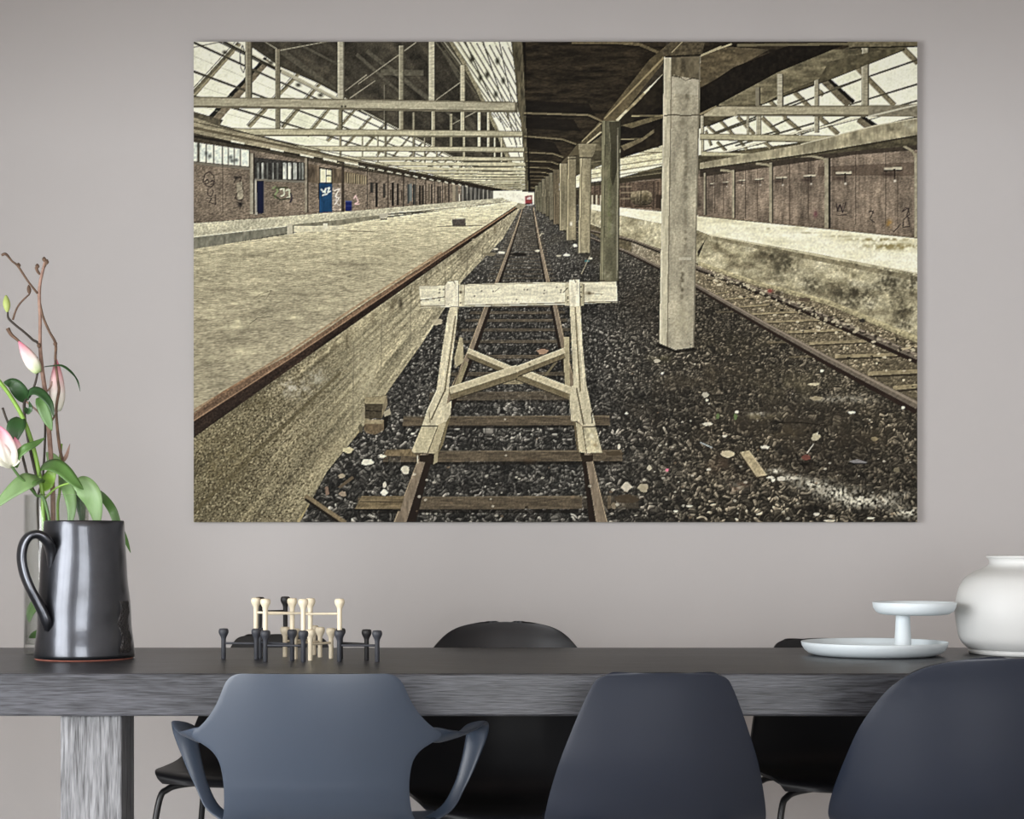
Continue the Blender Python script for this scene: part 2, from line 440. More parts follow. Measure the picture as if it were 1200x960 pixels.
def jug_patch():
    """coarse unglazed strip low on the right of the body"""
    verts, faces = [], []
    na, nz = 12, 16
    for i in range(nz+1):
        z = 0.016+0.128*i/nz
        for k in range(na+1):
            a = -0.52+0.40*k/na-0.05*math.sin(z*90)
            r = jug_r(z)+0.0022+0.0012*math.sin(k*2.3+i*1.7)-(0.003 if k in (0, na) or i in (0, nz) else 0)
            verts.append((r*math.cos(a), r*math.sin(a), z))
    for i in range(nz):
        for k in range(na):
            a = i*(na+1)+k
            faces.append((a, a+1, a+na+2, a+na+1))
    return verts, faces
v, f = jug_patch()
mesh_obj('rough_patch', v, f, M_rough, jug, smooth=False)

# ------------------------------------------------------------------ glass vase with branches and lilies
VX, VY, VR = (66-600)*4.462/F_PX, 4.462, 0.0785
VH = 0.396
M_glass = glass_mat('clear_glass', (0.975, 0.988, 0.98, 1))
vase = tag(empty('glass_vase', (VX, VY, TOP_Z)), 'clear cylindrical glass vase of lilies behind the dark pitcher', 'vase')
lathe('glass_wall', [(VR-0.006, 0.0), (VR, 0.004), (VR, VH-0.002), (VR-0.0015, VH), (VR-0.003, VH-0.002), (VR-0.003, 0.026), (0.0, 0.024)], M_glass, vase, seg=72)

M_bark = mat('brown_bark', srgb(96, 74, 58), rough=0.8, noise=0.35, nscale=60, bump=0.6, bscale=250)
M_bark2 = mat('rosy_bark', srgb(140, 112, 98), rough=0.8, noise=0.25, nscale=60, bump=0.5, bscale=250)
M_bark3 = mat('dark_stem', srgb(52, 44, 36), rough=0.7, noise=0.2, nscale=60)
M_stem = mat('green_stem', srgb(122, 160, 62), rough=0.45, noise=0.15, nscale=30)
M_leaf_d = mat('leaf_dark_green', srgb(44, 74, 40), rough=0.42, noise=0.25, nscale=25, stretch=(1,1,0.25))
M_leaf_m = mat('leaf_mid_green', srgb(80, 114, 58), rough=0.42, noise=0.22, nscale=25, stretch=(1,1,0.25))
M_leaf_p = mat('leaf_pale_green', srgb(116, 146, 94), rough=0.45, noise=0.18, nscale=25, stretch=(1,1,0.25))
M_budg = mat('bud_green', srgb(168, 182, 104), rough=0.5, noise=0.15, nscale=40)
def petal_mat(name, tip, base, z0, z1):
    """lily petal: pink at one end, white green at the other, along local z"""
    m = mat(name, tip, rough=0.5, spec=0.3)
    nt = m.node_tree; b = nt.nodes['Principled BSDF']
    tc = nt.nodes.new('ShaderNodeTexCoord'); sp = nt.nodes.new('ShaderNodeSeparateXYZ')
    nt.links.new(tc.outputs['Object'], sp.inputs[0])
    mr = nt.nodes.new('ShaderNodeMapRange'); mr.inputs['From Min'].default_value = z0; mr.inputs['From Max'].default_value = z1
    nt.links.new(sp.outputs['Z'], mr.inputs['Value'])
    r = nt.nodes.new('ShaderNodeValToRGB')
    r.color_ramp.elements[0].color = base; r.color_ramp.elements[0].position = 0.0
    r.color_ramp.elements[1].color = tip; r.color_ramp.elements[1].position = 1.0
    e = r.color_ramp.elements.new(0.35); e.color = srgb(236, 228, 218)
    nt.links.new(mr.outputs[0], r.inputs['Fac']); nt.links.new(r.outputs['Color'], b.inputs['Base Color'])
    return m

def V3(px, py, dd=0.0):
    return P(px, py, VY+dd)
def in_vase(p):
    """keep a lower stem point inside the glass"""
    c = Vector((VX, VY)); q = Vector((p.x, p.y))-c
    if p.z < TOP_Z+VH+0.01 and q.length > VR-0.012:
        q = q.normalized()*(VR-0.012)
    return Vector((VX+q.x, VY+q.y, max(p.z, TOP_Z+0.032)))
def stem_pts(lst, root):
    return [in_vase(V3(*p)) for p in lst]+[in_vase(Vector((VX+root[0], VY+root[1], TOP_Z+0.034)))]
def local(pts, root): return [Vector(p)-root.location for p in pts]

def blade(name, pts, w, m, parent, normal=(0,-1,0.3), fold=0.18, wprof=None):
    """leaf blade along a curved midrib: pointed both ends, folded along the rib, with thickness"""
    path = [Vector(p) for p in crom(pts, 5)]
    n = len(path); verts, faces = [], []
    nr = Vector(normal)
    for i, p in enumerate(path):
        t = i/(n-1)
        T = (path[min(i+1, n-1)]-path[max(i-1, 0)]).normalized()
        S = T.cross(nr).normalized(); U = S.cross(T).normalized()
        ww = w*(math.sin(math.pi*min(1, 0.06+t*0.94)**0.8))**0.75 if wprof is None else w*wprof(t)
        ww = max(ww, 0.0004)
        for k in (-1, -0.5, 0, 0.5, 1):
            verts.append(p+S*ww*k+U*ww*fold*abs(k))
    for i in range(n-1):
        for k in range(4):
            a = i*5+k
            faces.append((a, a+1, a+6, a+5))
    o = mesh_obj(name, verts, faces, m, parent)
    sd = o.modifiers.new('thickness', 'SOLIDIFY'); sd.thickness = 0.0007; sd.offset = 0
    return o

def bud(name, a, b, r, m, parent, petals=True):
    """closed lily bud: three furrowed lobes from base a to tip b"""
    a, b = Vector(a), Vector(b); L = (b-a).length
    q = Vector((0,0,1)).rotation_difference((b-a).normalized())
    seg, n = 18, 14; verts, faces = [], []
    for i in range(n+1):
        t = i/n
        rr = r*(math.sin(math.pi*(0.05+0.93*t)**0.72))**0.8 if petals else r*(math.sin(math.pi*(0.06+0.9*t)))**0.8
        for k in range(seg):
            an = 2*math.pi*k/seg
            lob = 1-(0.16 if petals else 0.06)*abs(math.sin(1.5*an))**6
            verts.append((rr*lob*math.cos(an), rr*lob*math.sin(an), L*t))
    for i in range(n):
        for k in range(seg):
            k2 = (k+1) % seg
            faces.append((i*seg+k, i*seg+k2, (i+1)*seg+k2, (i+1)*seg+k))
    faces.append(tuple(range(seg))[::-1]); faces.append(tuple(n*seg+k for k in range(seg)))
    o = mesh_obj(name, verts, faces, m, parent)
    o.rotation_mode = 'QUATERNION'; o.rotation_quaternion = q; o.location = a
    return o

PX = 4.462/F_PX     # metres a pixel at the vase
# tall brown branch with twigs
br = tag(empty('branch', (VX, VY, TOP_Z+0.034)), 'tall forked brown branch with knobbly tip rising from the glass vase', 'branch', 'cut stems in the glass vase')
def B(lst): return local([V3(*p) for p in lst], br)
g = stem_pts([(53,306,-.02),(50,318,-.02),(47,332,-.02),(46,348,-.02),(47,372,-.02),(47,404,-.015),(49,430,-.01),(52,452,-.005),(55,475,0),(57,500,0),(60,540,.0),(62,580,.0),(63,640,0.0)], (0.0, 0.01))
tube('stem', local(g, br), [.0032,.0038,.004,.0042,.0042,.0044,.0052,.0056,.006,.006,.006,.006,.006,.006], M_bark2, br, seg=9)
tube('twig', B([(2,299,-.06),(7,298,-.06),(14,306,-.05),(21,312,-.045),(33,330,-.035),(44,344,-.022)]), [.0032,.0036,.0026,.003,.0028,.0030], M_bark, br, seg=8)
tube('twig', B([(45,346,-.02),(50,370,-.02),(58,389,-.015),(65,403,-.012),(65,424,-.01),(68,448,-.01),(69,458,-.006),(66,478,-.004),(67,500,.0),(70,525,.0),(73,538,0.004)]), [.003,.0032,.0032,.0036,.0033,.0033,.0036,.0034,.0038,.004,.0034], M_bark, br, seg=8)
tube('twig', B([(55,304,-.022),(54,308,-.02),(50,316,-.02)]), [.003,.0036,.0034], M_bark, br, seg=8)
tube('twig', B([(42,313,-.024),(44,318,-.022),(47,322,-.02)]), [.0034,.0038,.0026], M_bark, br, seg=8)
tube('twig', B([(61,447,-.02),(60,452,-.015),(56,458,-.006)]), [.0016,.002,.0024], M_bark2, br, seg=6)
for (x, y) in ((52,304),(55,307),(44,312),(65,403),(46,405),(22,311)):
    bud('bud_knot', B([(x, y+3, -.022)])[0], B([(x-0.5, y-3, -.022)])[0], 0.0052, M_bark, br, petals=False)
# second thin branch with the green bud
br2 = tag(empty('branch', (VX, VY, TOP_Z+0.034)), 'thin dark zigzag branch with one pale green bud at the left edge', 'branch', 'cut stems in the glass vase')
def B2(lst): return local([V3(*p) for p in lst], br2)
g = stem_pts([(9,366,.03),(10,373,.03),(18,381,.03),(28,389,.03),(38,398,.02),(46,406,.015),(50,440,.02),(53,500,.02),(50,560,.02),(44,600,.02)], (-0.03, 0.03))
tube('stem', local(g, br2), [.0024,.003,.0030,.003,.0032,.0034,.003,.003,.003,.003,.003], M_bark3, br2, seg=8)
tube('twig', B2([(15,375,.03),(19,363,.03),(24,355,.03),(31,348,.03),(34.5,345,.03)]), [.0028,.0024,.0024,.0022,.002], M_bark, br2, seg=8)
bud('leaf_bud', B2([(34.5,345,.03)])[0], B2([(33.5,334,.03)])[0], 0.0055, M_bark, br2, petals=False)
bud('flower_bud', B2([(8.5,366,.03)])[0], B2([(7,346,.03)])[0], 0.0092, M_budg, br2, petals=False)
tube('twig', B2([(9,385,.03),(13,392,.03),(21,399,.03),(33,411,.025),(44,420,.018)]), [.0055,.0045,.0034,.003,.0028], M_bark, br2, seg=8)

pinkT = srgb(222, 128, 150); greenB = srgb(178, 200, 138)
# lily stem with two pink buds
l1 = tag(empty('lily_stem', (VX, VY, TOP_Z+0.034)), 'lily stem with two pink buds against the tall branch', 'flower', 'cut stems in the glass vase')
def L1(lst): return local([V3(*p) for p in lst], l1)
g = stem_pts([(44,437,-.04),(41,450,-.04),(35,464,-.035),(29,470,-.03),(29,490,-.03),(34,520,-.03),(42,555,-.02),(52,590,-.02)], (0.02, -0.02))
tube('stem', local(g, l1), [.0026,.003,.0032,.004,.0036,.0038,.004,.004,.004], M_bark3, l1, seg=8)
tube('flower_stalk', L1([(67,481,.022),(64,488,.01),(56,496,-.02),(44,482,-.035),(31,471,-.03)]), [.003,.0026,.0024,.0024,.0026], M_bark2, l1, seg=8)
L = (V3(44,437)-V3(24,402)).length
bud('flower_bud', L1([(45,437,-.04)])[0], L1([(22,400,-.045)])[0], 0.0185, petal_mat('lily_petal_bud', pinkT, greenB, 0.0, L), l1)
L = (V3(67,481)-V3(66,424)).length
bud('flower_bud', L1([(67,482,.022)])[0], L1([(66,421,.02)])[0], 0.0205, petal_mat('lily_petal_tall', pinkT, srgb(214, 214, 196), 0.0, L), l1)
blade('leaf', L1([(30,470,-.03),(24,460,-.05),(15,450,-.06),(4,448,-.05)]), 0.019, M_leaf_d, l1)
blade('leaf', L1([(31,468,-.03),(36,460,-.05),(46,460,-.06),(58,472,-.07),(63,489,-.07)]), 0.013, M_leaf_d, l1, normal=(0.2,-1,0.6))
blade('leaf', L1([(45,466,-.05),(50,476,-.06),(56,492,-.06),(61,505,-.06)]), 0.015, M_leaf_m, l1)
blade('leaf', L1([(29,478,-.03),(33,483,-.05),(36,478,-.06),(34,470,-.05)]), 0.007, M_leaf_d, l1)
blade('leaf', L1([(52,430,-.012),(62,429,-.03),(73,429,-.04),(84,437,-.04),(91,447,-.03),(94,459,-.03)]), 0.0042, M_leaf_d, l1, normal=(0,-0.7,1))
# thick green stem leaning out to the left
l2 = tag(empty('lily_stem', (VX, VY, TOP_Z+0.034)), 'thick bright green lily stem leaning left with broad leaves over the vase rim', 'flower', 'cut stems in the glass vase')
def L2(lst): return local([V3(*p) for p in lst], l2)
g = stem_pts([(-14,430,-.09),(0,448,-.08),(12,464,-.07),(25,486,-.06),(34,508,-.05),(41,532,-.04),(46,556,-.035),(50,580,-.03),(52,620,-.03)], (0.01, -0.03))
tube('stem', local(g, l2), [.0045,.005,.005,.0052,.0052,.0052,.0054,.0054,.0054,.0054], M_stem, l2, seg=10)
bud('flower_bud', L2([(-14,430,-.09)])[0], L2([(-34,396,-.10)])[0], 0.018, petal_mat('lily_petal_out', pinkT, greenB, 0.0, 0.08), l2)
blade('leaf', L2([(47,560,-.035),(38,562,-.07),(26,568,-.09),(10,580,-.10),(-12,600,-.11)]), 0.024, M_leaf_p, l2, normal=(0.1,-1,0.5))
blade('leaf', L2([(48,566,-.035),(42,562,-.06),(34,566,-.08),(24,578,-.09)]), 0.020, M_leaf_m, l2, normal=(-0.2,-1,0.5))
blade('leaf', L2([(46,556,-.03),(52,548,-.05),(62,546,-.07),(74,552,-.08),(88,566,-.09),(98,574,-.09)]), 0.022, M_leaf_m, l2, normal=(0.1,-0.8,0.7))
blade('leaf', L2([(50,575,-.03),(56,566,-.02),(60,556,-.03),(63,545,-.03)]), 0.018, M_stem, l2)
blade('leaf', L2([(88,566,-.06),(98,570,-.06),(108,582,-.06),(113,600,-.055),(115,622,-.05)]), 0.027, M_leaf_p, l2, normal=(-0.3,-1,0.4))
blade('leaf', L2([(112,574,-.03),(122,584,-.02),(132,598,.0),(138,614,.0),(147,632,.02),(153,648,.03)]), 0.011, M_leaf_m, l2, normal=(-0.2,-0.9,0.5))
tube('leaf_stalk', L2([(52,585,-.03),(66,572,-.04),(84,566,-.05),(100,568,-.05),(114,576,-.03)]), [.003,.0026,.0026,.0024,.0016], M_stem, l2, seg=8)
# lily on the left edge
l3 = tag(empty('lily_stem', (VX, VY, TOP_Z+0.034)), 'half open pink lily at the left edge above the vase rim', 'flower', 'cut stems in the glass vase')
def L3(lst): return local([V3(*p) for p in lst], l3)
g = stem_pts([(14,547,-.10),(22,558,-.09),(30,566,-.08),(42,580,-.05),(56,600,-.04)], (0.03, -0.01))
tube('stem', local(g, l3), [.0035,.0034,.0036,.0038,.004,.004], M_leaf_m, l3, seg=8)
for (pts, w) in (([(14,546,-.10),(10,530,-.115),(4,512,-.12),(-3,498,-.12)], 0.020), ([(14,546,-.10),(2,534,-.12),(-8,520,-.12),(-14,505,-.11)], 0.022), ([(14,546,-.10),(19,535,-.10),(20,524,-.10),(17,512,-.095)], 0.014), ([(13,546,-.09),(5,540,-.08),(-5,532,-.07),(-14,526,-.06)], 0.02)):
    pp = L3(pts); zz = [p.z for p in pp]
    o = blade('petal', pp, w, petal_mat('lily_petal_open', srgb(212, 116, 146), srgb(226, 226, 206), min(zz), max(zz)), l3, normal=(0.3,-1,0.3), fold=0.4)
blade('leaf', L3([(24,490,-.06),(20,498,-.08),(16,510,-.09),(13,527,-.09)]), 0.022, M_leaf_d, l3, normal=(0.1,-1,0.2))
tube('flower_stalk', L3([(3,478,-.05),(8,492,-.05),(18,514,-.05),(26,534,-.05),(33,560,-.05),(42,580,-.05)]), [.003,.003,.0034,.0034,.0034,.003], M_bark3, l3, seg=8)
blade('leaf', L3([(18,548,-.09),(20,536,-.10),(30,526,-.11),(42,520,-.10),(53,513,-.08)]), 0.0125, M_leaf_m, l3, normal=(0.2,-0.9,0.6))
# green foliage seen through the glass behind the pitcher
l4 = tag(empty('lily_stem', (VX, VY, TOP_Z+0.034)), 'leafy green cutting drooping over the right of the vase rim', 'flower', 'cut stems in the glass vase')
def L4(lst): return local([V3(*p) for p in lst], l4)
g = stem_pts([(72,520,.02),(70,545,.02),(70,575,.02),(68,610,.02)], (0.02, 0.03))
tube('stem', local(g, l4), [.003,.0034,.0036,.0036,.0036], M_stem, l4, seg=8)
blade('leaf', L4([(70,570,.02),(76,566,0),(82,580,-.02),(84,600,-.03),(80,625,-.03)]), 0.016, M_leaf_p, l4)
blade('leaf', L4([(71,570,.03),(82,566,.03),(92,580,.03),(96,600,.02),(97,625,.0)]), 0.016, M_leaf_d, l4)
blade('leaf', L4([(70,552,.02),(66,545,.0),(60,536,.0),(54,530,.0)]), 0.016, M_leaf_p, l4)
blade('leaf', L4([(70,545,.02),(74,540,.01),(78,534,.0),(82,520,.0)]), 0.006, M_bark2, l4)
blade('leaf', local([in_vase(V3(62,690,.0)), in_vase(V3(45,705,.0)), in_vase(V3(36,718,-.02)), in_vase(V3(33,730,-.03))], l4), 0.014, M_leaf_p, l4)
blade('leaf', local([in_vase(V3(60,735,.0)), in_vase(V3(46,742,.0)), in_vase(V3(38,746,-.01)), in_vase(V3(34,748,-.02))], l4), 0.010, M_leaf_m, l4)

# ------------------------------------------------------------------ peg blocks stacked on the table
M_peg_b = mat('peg_black_stain', srgb(52, 54, 60), rough=0.55, noise=0.15, nscale=40)
M_peg_k = mat('peg_deep_black', srgb(30, 29, 30), rough=0.55, noise=0.15, nscale=40)
M_peg_c = mat('peg_cream_wood', srgb(222, 210, 184), rough=0.55, noise=0.10, nscale=50, stretch=(1,1,0.2))
PEG_H = 0.0735
def peg_block(x0, x1, ya, yb, level, m, label):
    """two knobbed pegs joined by a thin rod: x in zoom pixels of the photo crop, depth ya and yb"""
    z = TOP_Z+level*PEG_H
    a = Vector(((230+x0/5-600)*ya/F_PX, ya, z)); b = Vector(((230+x1/5-600)*yb/F_PX, yb, z))
    c = (a+b)/2
    t = tag(empty('peg_block', c), label, 'block', 'stacked peg blocks')
    for p in (a, b):
        lathe('peg', [(0.0, 0.0), (0.0050, 0.0), (0.0056, 0.0012), (0.0056, 0.047), (0.0066, 0.052), (0.0094, 0.0575), (0.0115, 0.0620), (0.0119, 0.0665), (0.0110, 0.0705), (0.0092, 0.0727), (0.0, 0.0735)],
              m, t, seg=24, close_bottom=False, loc=p-c)
    d = (b-a).normalized()
    tube('rod', [a-c+Vector((0,0,0.038))+d*0.003, Vector((0,0,0.038)), b-c+Vector((0,0,0.038))-d*0.003], 0.0028, m, t, seg=10)
    return t
peg_block(160, 352, 4.262, 4.245, 0, M_peg_b, 'black peg block at the left end of the stack, lying on the table')
peg_block(405, 627, 4.160, 4.150, 0, M_peg_b, 'nearest black peg block, under the cream block with the frontmost left peg')
peg_block(838, 1060, 4.166, 4.160, 0, M_peg_b, 'front black peg block at the right end of the stack')
peg_block(846, 998, 4.270, 4.215, 0, M_peg_k, 'black peg block behind the front one at the right end')
peg_block(376, 562, 4.300, 4.208, 0, M_peg_b, 'black peg block in the second row beneath upper cream and black pegs')
peg_block(520, 690, 4.345, 4.420, 0, M_peg_c, 'cream peg block at the back of the lower row, under a black peg')
peg_block(668, 790, 4.205, 4.280, 0, M_peg_c, 'lower cream peg block in the middle with the long visible rod')
peg_block(580, 725, 4.255, 4.330, 0, M_peg_c, 'lower cream peg block slanting back between the other cream blocks')
peg_block(350, 562, 4.245, 4.208, 1, M_peg_c, 'upper cream peg block at the left top of the stack')
peg_block(405, 668, 4.160, 4.205, 1, M_peg_c, 'upper cream peg block spanning the middle of the stack')
peg_block(627, 840, 4.150, 4.166, 1, M_peg_c, 'upper cream peg block at the right top of the stack')
peg_block(372, 522, 4.300, 4.345, 1, M_peg_k, 'upper black peg block behind the cream ones at the top')

# ------------------------------------------------------------------ two tier rotary tray
M_tray = mat('tray_pale_blue', srgb(214, 223, 227), rough=0.5, spec=0.4, noise=0.01, nscale=5)
TX, TY = (1024.5-600)*4.41/F_PX, 4.41
tray = tag(empty('tiered_tray', (TX, TY, TOP_Z)), 'pale blue white two tier tray with off centre post', 'tray')
lathe('lower_tray', [(0.0, 0.002), (0.118, 0.002), (0.122, 0.0), (0.145, 0.001), (0.160, 0.006), (0.170, 0.014), (0.1762, 0.024), (0.1785, 0.033), (0.1775, 0.0342), (0.1762, 0.033),
                     (0.173, 0.024), (0.166, 0.015), (0.156, 0.009), (0.142, 0.0065), (0.0, 0.0065)], M_tray, tray, seg=96, close_bottom=False)
cx = (1058-1024.5)*4.41/F_PX
lathe('post', [(0.0, 0.006), (0.0225, 0.006), (0.0215, 0.012), (0.0175, 0.085), (0.0172, 0.100), (0.019, 0.102), (0.0, 0.102)], M_tray, tray, seg=40, close_bottom=False, loc=(cx, 0, 0))
ux = (1071.5-1024.5)*4.41/F_PX
lathe('upper_tray', [(0.0, 0.100), (0.070, 0.100), (0.084, 0.102), (0.094, 0.108), (0.100, 0.118), (0.1018, 0.130), (0.1008, 0.1312), (0.0995, 0.130),
                     (0.0965, 0.119), (0.091, 0.111), (0.082, 0.107), (0.0, 0.106)], M_tray, tray, seg=80, close_bottom=False, loc=(ux, 0, 0))

# ------------------------------------------------------------------ white vase
M_white = mat('white_glazed_ceramic', srgb(204, 205, 203), rough=0.5, spec=0.4, noise=0.01, nscale=4, bump=0.08, bscale=18)
WX, WY = (1208-600)*4.46/F_PX, 4.46
wv = tag(empty('white_vase', (WX, WY, TOP_Z)), 'round white glazed ceramic vase at the right edge of the table', 'vase')
s = 4.46/F_PX
wp = [(0.0, 0.0), (0.140, 0.0), (0.150, 0.002), (0.1515, 0.009), (0.149, 0.0125), (0.158, 0.018), (0.1715, 0.034), (0.178, 0.055), (0.1835, 0.095), (0.1830, 0.125), (0.176, 0.160),
      (0.161, 0.187), (0.140, 0.203), (0.118, 0.213), (0.107, 0.219), (0.101, 0.226), (0.1005, 0.232), (0.104, 0.238), (0.1075, 0.2405), (0.108, 0.2435), (0.105, 0.2455), (0.098, 0.244), (0.094, 0.236),
      (0.094, 0.226), (0.110, 0.208), (0.150, 0.180), (0.170, 0.14), (0.170, 0.09), (0.155, 0.04), (0.0, 0.02)]
sm = crom(wp[4:22], 4)
lathe('body', wp[:4]+[tuple(p) for p in sm]+wp[22:], M_white, wv, seg=96, close_bottom=False)

# ------------------------------------------------------------------ large wall print of a disused railway station
# The print is flat; its motif is painted with polygons and noise into a colour attribute of the printed face.
PX0, PY0, PW, PH = 227.0, 49.0, 848, 563
SS = 2
CW, CH = PW*SS, PH*SS
img = np.zeros((CH, CW, 3), np.float32)
GX = (np.arange(CW, dtype=np.float32)+0.5)/SS+PX0
GY = (np.arange(CH, dtype=np.float32)+0.5)/SS+PY0
VPX, VPY = 618.0, 229.0

def vnoise(x, y, seed=0):
    xi = np.floor(x); yi = np.floor(y)
    fx = (x-xi).astype(np.float32); fy = (y-yi).astype(np.float32)
    xi = xi.astype(np.int64); yi = yi.astype(np.int64)
    def h(a, b):
        n = (a*374761393+b*668265263+seed*974634777) & 0xffffffff
        n = ((n ^ (n >> 13))*1274126177) & 0xffffffff
        return ((n ^ (n >> 16)) & 0xffff).astype(np.float32)/65535.0
    fx = fx*fx*(3-2*fx); fy = fy*fy*(3-2*fy)
    a = h(xi, yi); b = h(xi+1, yi); c = h(xi, yi+1); d = h(xi+1, yi+1)
    return (a*(1-fx)+b*fx)*(1-fy)+(c*(1-fx)+d*fx)*fy
def fbm(x, y, seed=0, o=3):
    s = 0; a = 0.5; t = 0
    for i in range(o):
        s = s+a*vnoise(x*2**i, y*2**i, seed+i*17); t += a; a *= 0.55
    return s/t
def ramp(t, stops):
    t = np.clip(t, stops[0][0], stops[-1][0])
    xs = [p[0] for p in stops]
    return np.stack([np.interp(t, xs, [p[1][k] for p in stops]) for k in range(3)], -1).astype(np.float32)

def region(pts):
    xs = [p[0] for p in pts]; ys = [p[1] for p in pts]
    x0 = max(0, int((min(xs)-PX0)*SS)-1); x1 = min(CW, int((max(xs)-PX0)*SS)+2)
    y0 = max(0, int((min(ys)-PY0)*SS)-1); y1 = min(CH, int((max(ys)-PY0)*SS)+2)
    if x0 >= x1 or y0 >= y1: return None
    X, Y = np.meshgrid(GX[x0:x1], GY[y0:y1])
    m = np.zeros(X.shape, bool)
    n = len(pts)
    for i in range(n):
        (ax, ay), (bx, by) = pts[i], pts[(i+1) % n]
        if ay == by: continue
        c = ((ay > Y) != (by > Y)) & (X < (bx-ax)*(Y-ay)/(by-ay)+ax)
        m ^= c
    return (slice(y0, y1), slice(x0, x1)), X, Y, m

def poly(pts, col, tex=None, a=1.0):
    """fill: col is (r,g,b) or fn(X,Y)->rgb array; tex multiplies; a is opacity (number or fn)"""
    r = region(pts)
    if r is None: return
    sl, X, Y, m = r
    c = col(X, Y) if callable(col) else np.broadcast_to(np.array(col, np.float32), X.shape+(3,))
    if tex is not None: c = c*tex(X, Y)[..., None]
    al = (a(X, Y) if callable(a) else np.full(X.shape, a, np.float32))*m
    img[sl] = img[sl]*(1-al[..., None])+c*al[..., None]

def line(p, q, w0, w1, col, tex=None, a=1.0):
    dx, dy = q[0]-p[0], q[1]-p[1]; L = math.hypot(dx, dy) or 1
    nx, ny = -dy/L/2, dx/L/2
    poly([(p[0]+nx*w0, p[1]+ny*w0), (q[0]+nx*w1, q[1]+ny*w1), (q[0]-nx*w1, q[1]-ny*w1), (p[0]-nx*w0, p[1]-ny*w0)], col, tex, a)
def pline(pts, w, col, tex=None, a=1.0):
    for p, q in zip(pts[:-1], pts[1:]): line(p, q, w, w, col, tex, a)
def blob(cx, cy, rx, ry, col, a=1.0, seed=0, tex=None):
    n = 14; rs = random.Random(seed)
    poly([(cx+rx*math.cos(2*math.pi*k/n)*(0.75+0.5*rs.random()), cy+ry*math.sin(2*math.pi*k/n)*(0.75+0.5*rs.random())) for k in range(n)], col, tex, a)
def soft(cx, cy, rx, ry, col, a=1.0, seed=None, k=1.0):
    """soft stain with a noisy edge"""
    def al(X, Y):
        d = ((X-cx)/rx)**2+((Y-cy)/ry)**2
        v = np.exp(-d*1.6)
        if seed is not None: v = v*np.clip(fbm(X*0.25*k, Y*0.25*k, seed)*2.6-0.75, 0, 1)
        return np.clip(v*a, 0, 1)
    poly([(cx-rx*1.8, cy-ry*1.8), (cx+rx*1.8, cy-ry*1.8), (cx+rx*1.8, cy+ry*1.8), (cx-rx*1.8, cy+ry*1.8)], col, None, al)
def crop(ox, oy, s):
    return lambda *v: [(ox+v[i]/s, oy+v[i+1]/s) for i in range(0, len(v), 2)]
c2 = crop(220, 40, 4.571); c3 = crop(420, 40, 4.571); c4 = crop(600, 40, 4.571); c5 = crop(820, 40, 4.573)
c6 = crop(220, 220, 4.0); c7 = crop(480, 220, 4.0); c8 = crop(740, 220, 3.529)
d1 = crop(220, 420, 4.2857); d2 = crop(420, 420, 3.75); d3 = crop(700, 420, 3.158)

# textures
def grit(amp=0.25, s=0.6, seed=1, sy=None):
    return lambda X, Y: 1+amp*2*(fbm(X*s, Y*(sy or s), seed, 3)-0.5)
def radial(amp=0.25, ka=60, kr=6, seed=3, gr=0.15):
    """streaks that run to the vanishing point"""
    def f(X, Y):
        dx, dy = X-VPX, Y-VPY
        an = np.arctan2(dy, dx); lr = np.log(np.hypot(dx, dy)+4)
        return 1+amp*2*(fbm(an*ka, lr*kr, seed, 3)-0.5)+gr*2*(vnoise(X*0.9, Y*0.9, seed+5)-0.5)
    return f
def mul(f, g): return lambda X, Y: f(X, Y)*g(X, Y)

WOODC = (172, 166, 138)
# ---- far background of both halls
poly([(227,49),(1075,49),(1075,240),(227,240)], (62, 56, 46), grit(0.3, 0.4, 2))
# left hall, dark roof underside
poly([(285,49),(540,49),(612,228),(400,228),(297,57)], (64, 60, 50), mul(radial(0.4, 22, 3, 8), grit(0.3, 0.12, 4)))
for a, b, w in (((330,60),(408,117),7), ((430,60),(520,131),5), ((455,78),(560,160),4), ((418,64),(470,110),4), ((350,52),(405,80),3), ((520,60),(540,95),5)):
    line(a, b, w, w*0.7, (92, 88, 74), grit(0.3, 0.5, 5), 0.75)
poly(c3(120,190, 350,195, 350,225, 120,222), (100, 96, 80), grit(0.25, 0.5, 6), 0.8)
for a, b in (((488,50),(420,99)), ((430,88),(405,107)), ((545,93),(505,122)), ((326,60),(400,46)), ((325,58),(310,49)), ((560,130),(530,146)), ((455,150),(420,168)), ((408,117),(440,95))):
    line(a, b, 1.3, 0.8, (176, 170, 146), None, 0.75)
# left glazed roof
GLASS = lambda X, Y: ramp(vnoise(X*0.02, Y*0.03, 11)*0.75+0.25*fbm(X*0.12, Y*0.12, 12), [(0.1, (222, 223, 194)), (0.45, (238, 238, 212)), (0.9, (245, 245, 226))])
glassL = [(227,49),(288,49),(297,57),(329,79),(373,98),(408,117),(420,129),(472,154),(529,184),(595,217),(606,224),(540,214),(420,190),(347,170),(257,146),(227,136)]
poly(glassL, GLASS)
def toVP(x, y, x2, w0, w1, col, a=1.0):
    t = (x2-x)/(VPX-x)
    line((x, y), (x2, y+(VPY-y)*t), w0, w1, col, None, a)
RAF = (112, 106, 86)
pairs = [((227,111),(281,51),7), ((292,149),(351,86),5), ((331,150),(375,99),4.5), ((360,160),(399,112),4), ((384,166),(420,125),3.6), ((405,172),(437,136),3), ((424,178),(453,144),2.6), ((442,183),(468,152),2.3), ((458,188),(482,159),2)]
x = 474.0; w = 1.8
while x < 596:
    t = (x-474)/130.0
    pairs.append(((x, 192+t*28), (x+21*(1-t)+2, 166+t*54), w)); x += 12*(1-t)+2.2; w = max(0.8, w*0.93)
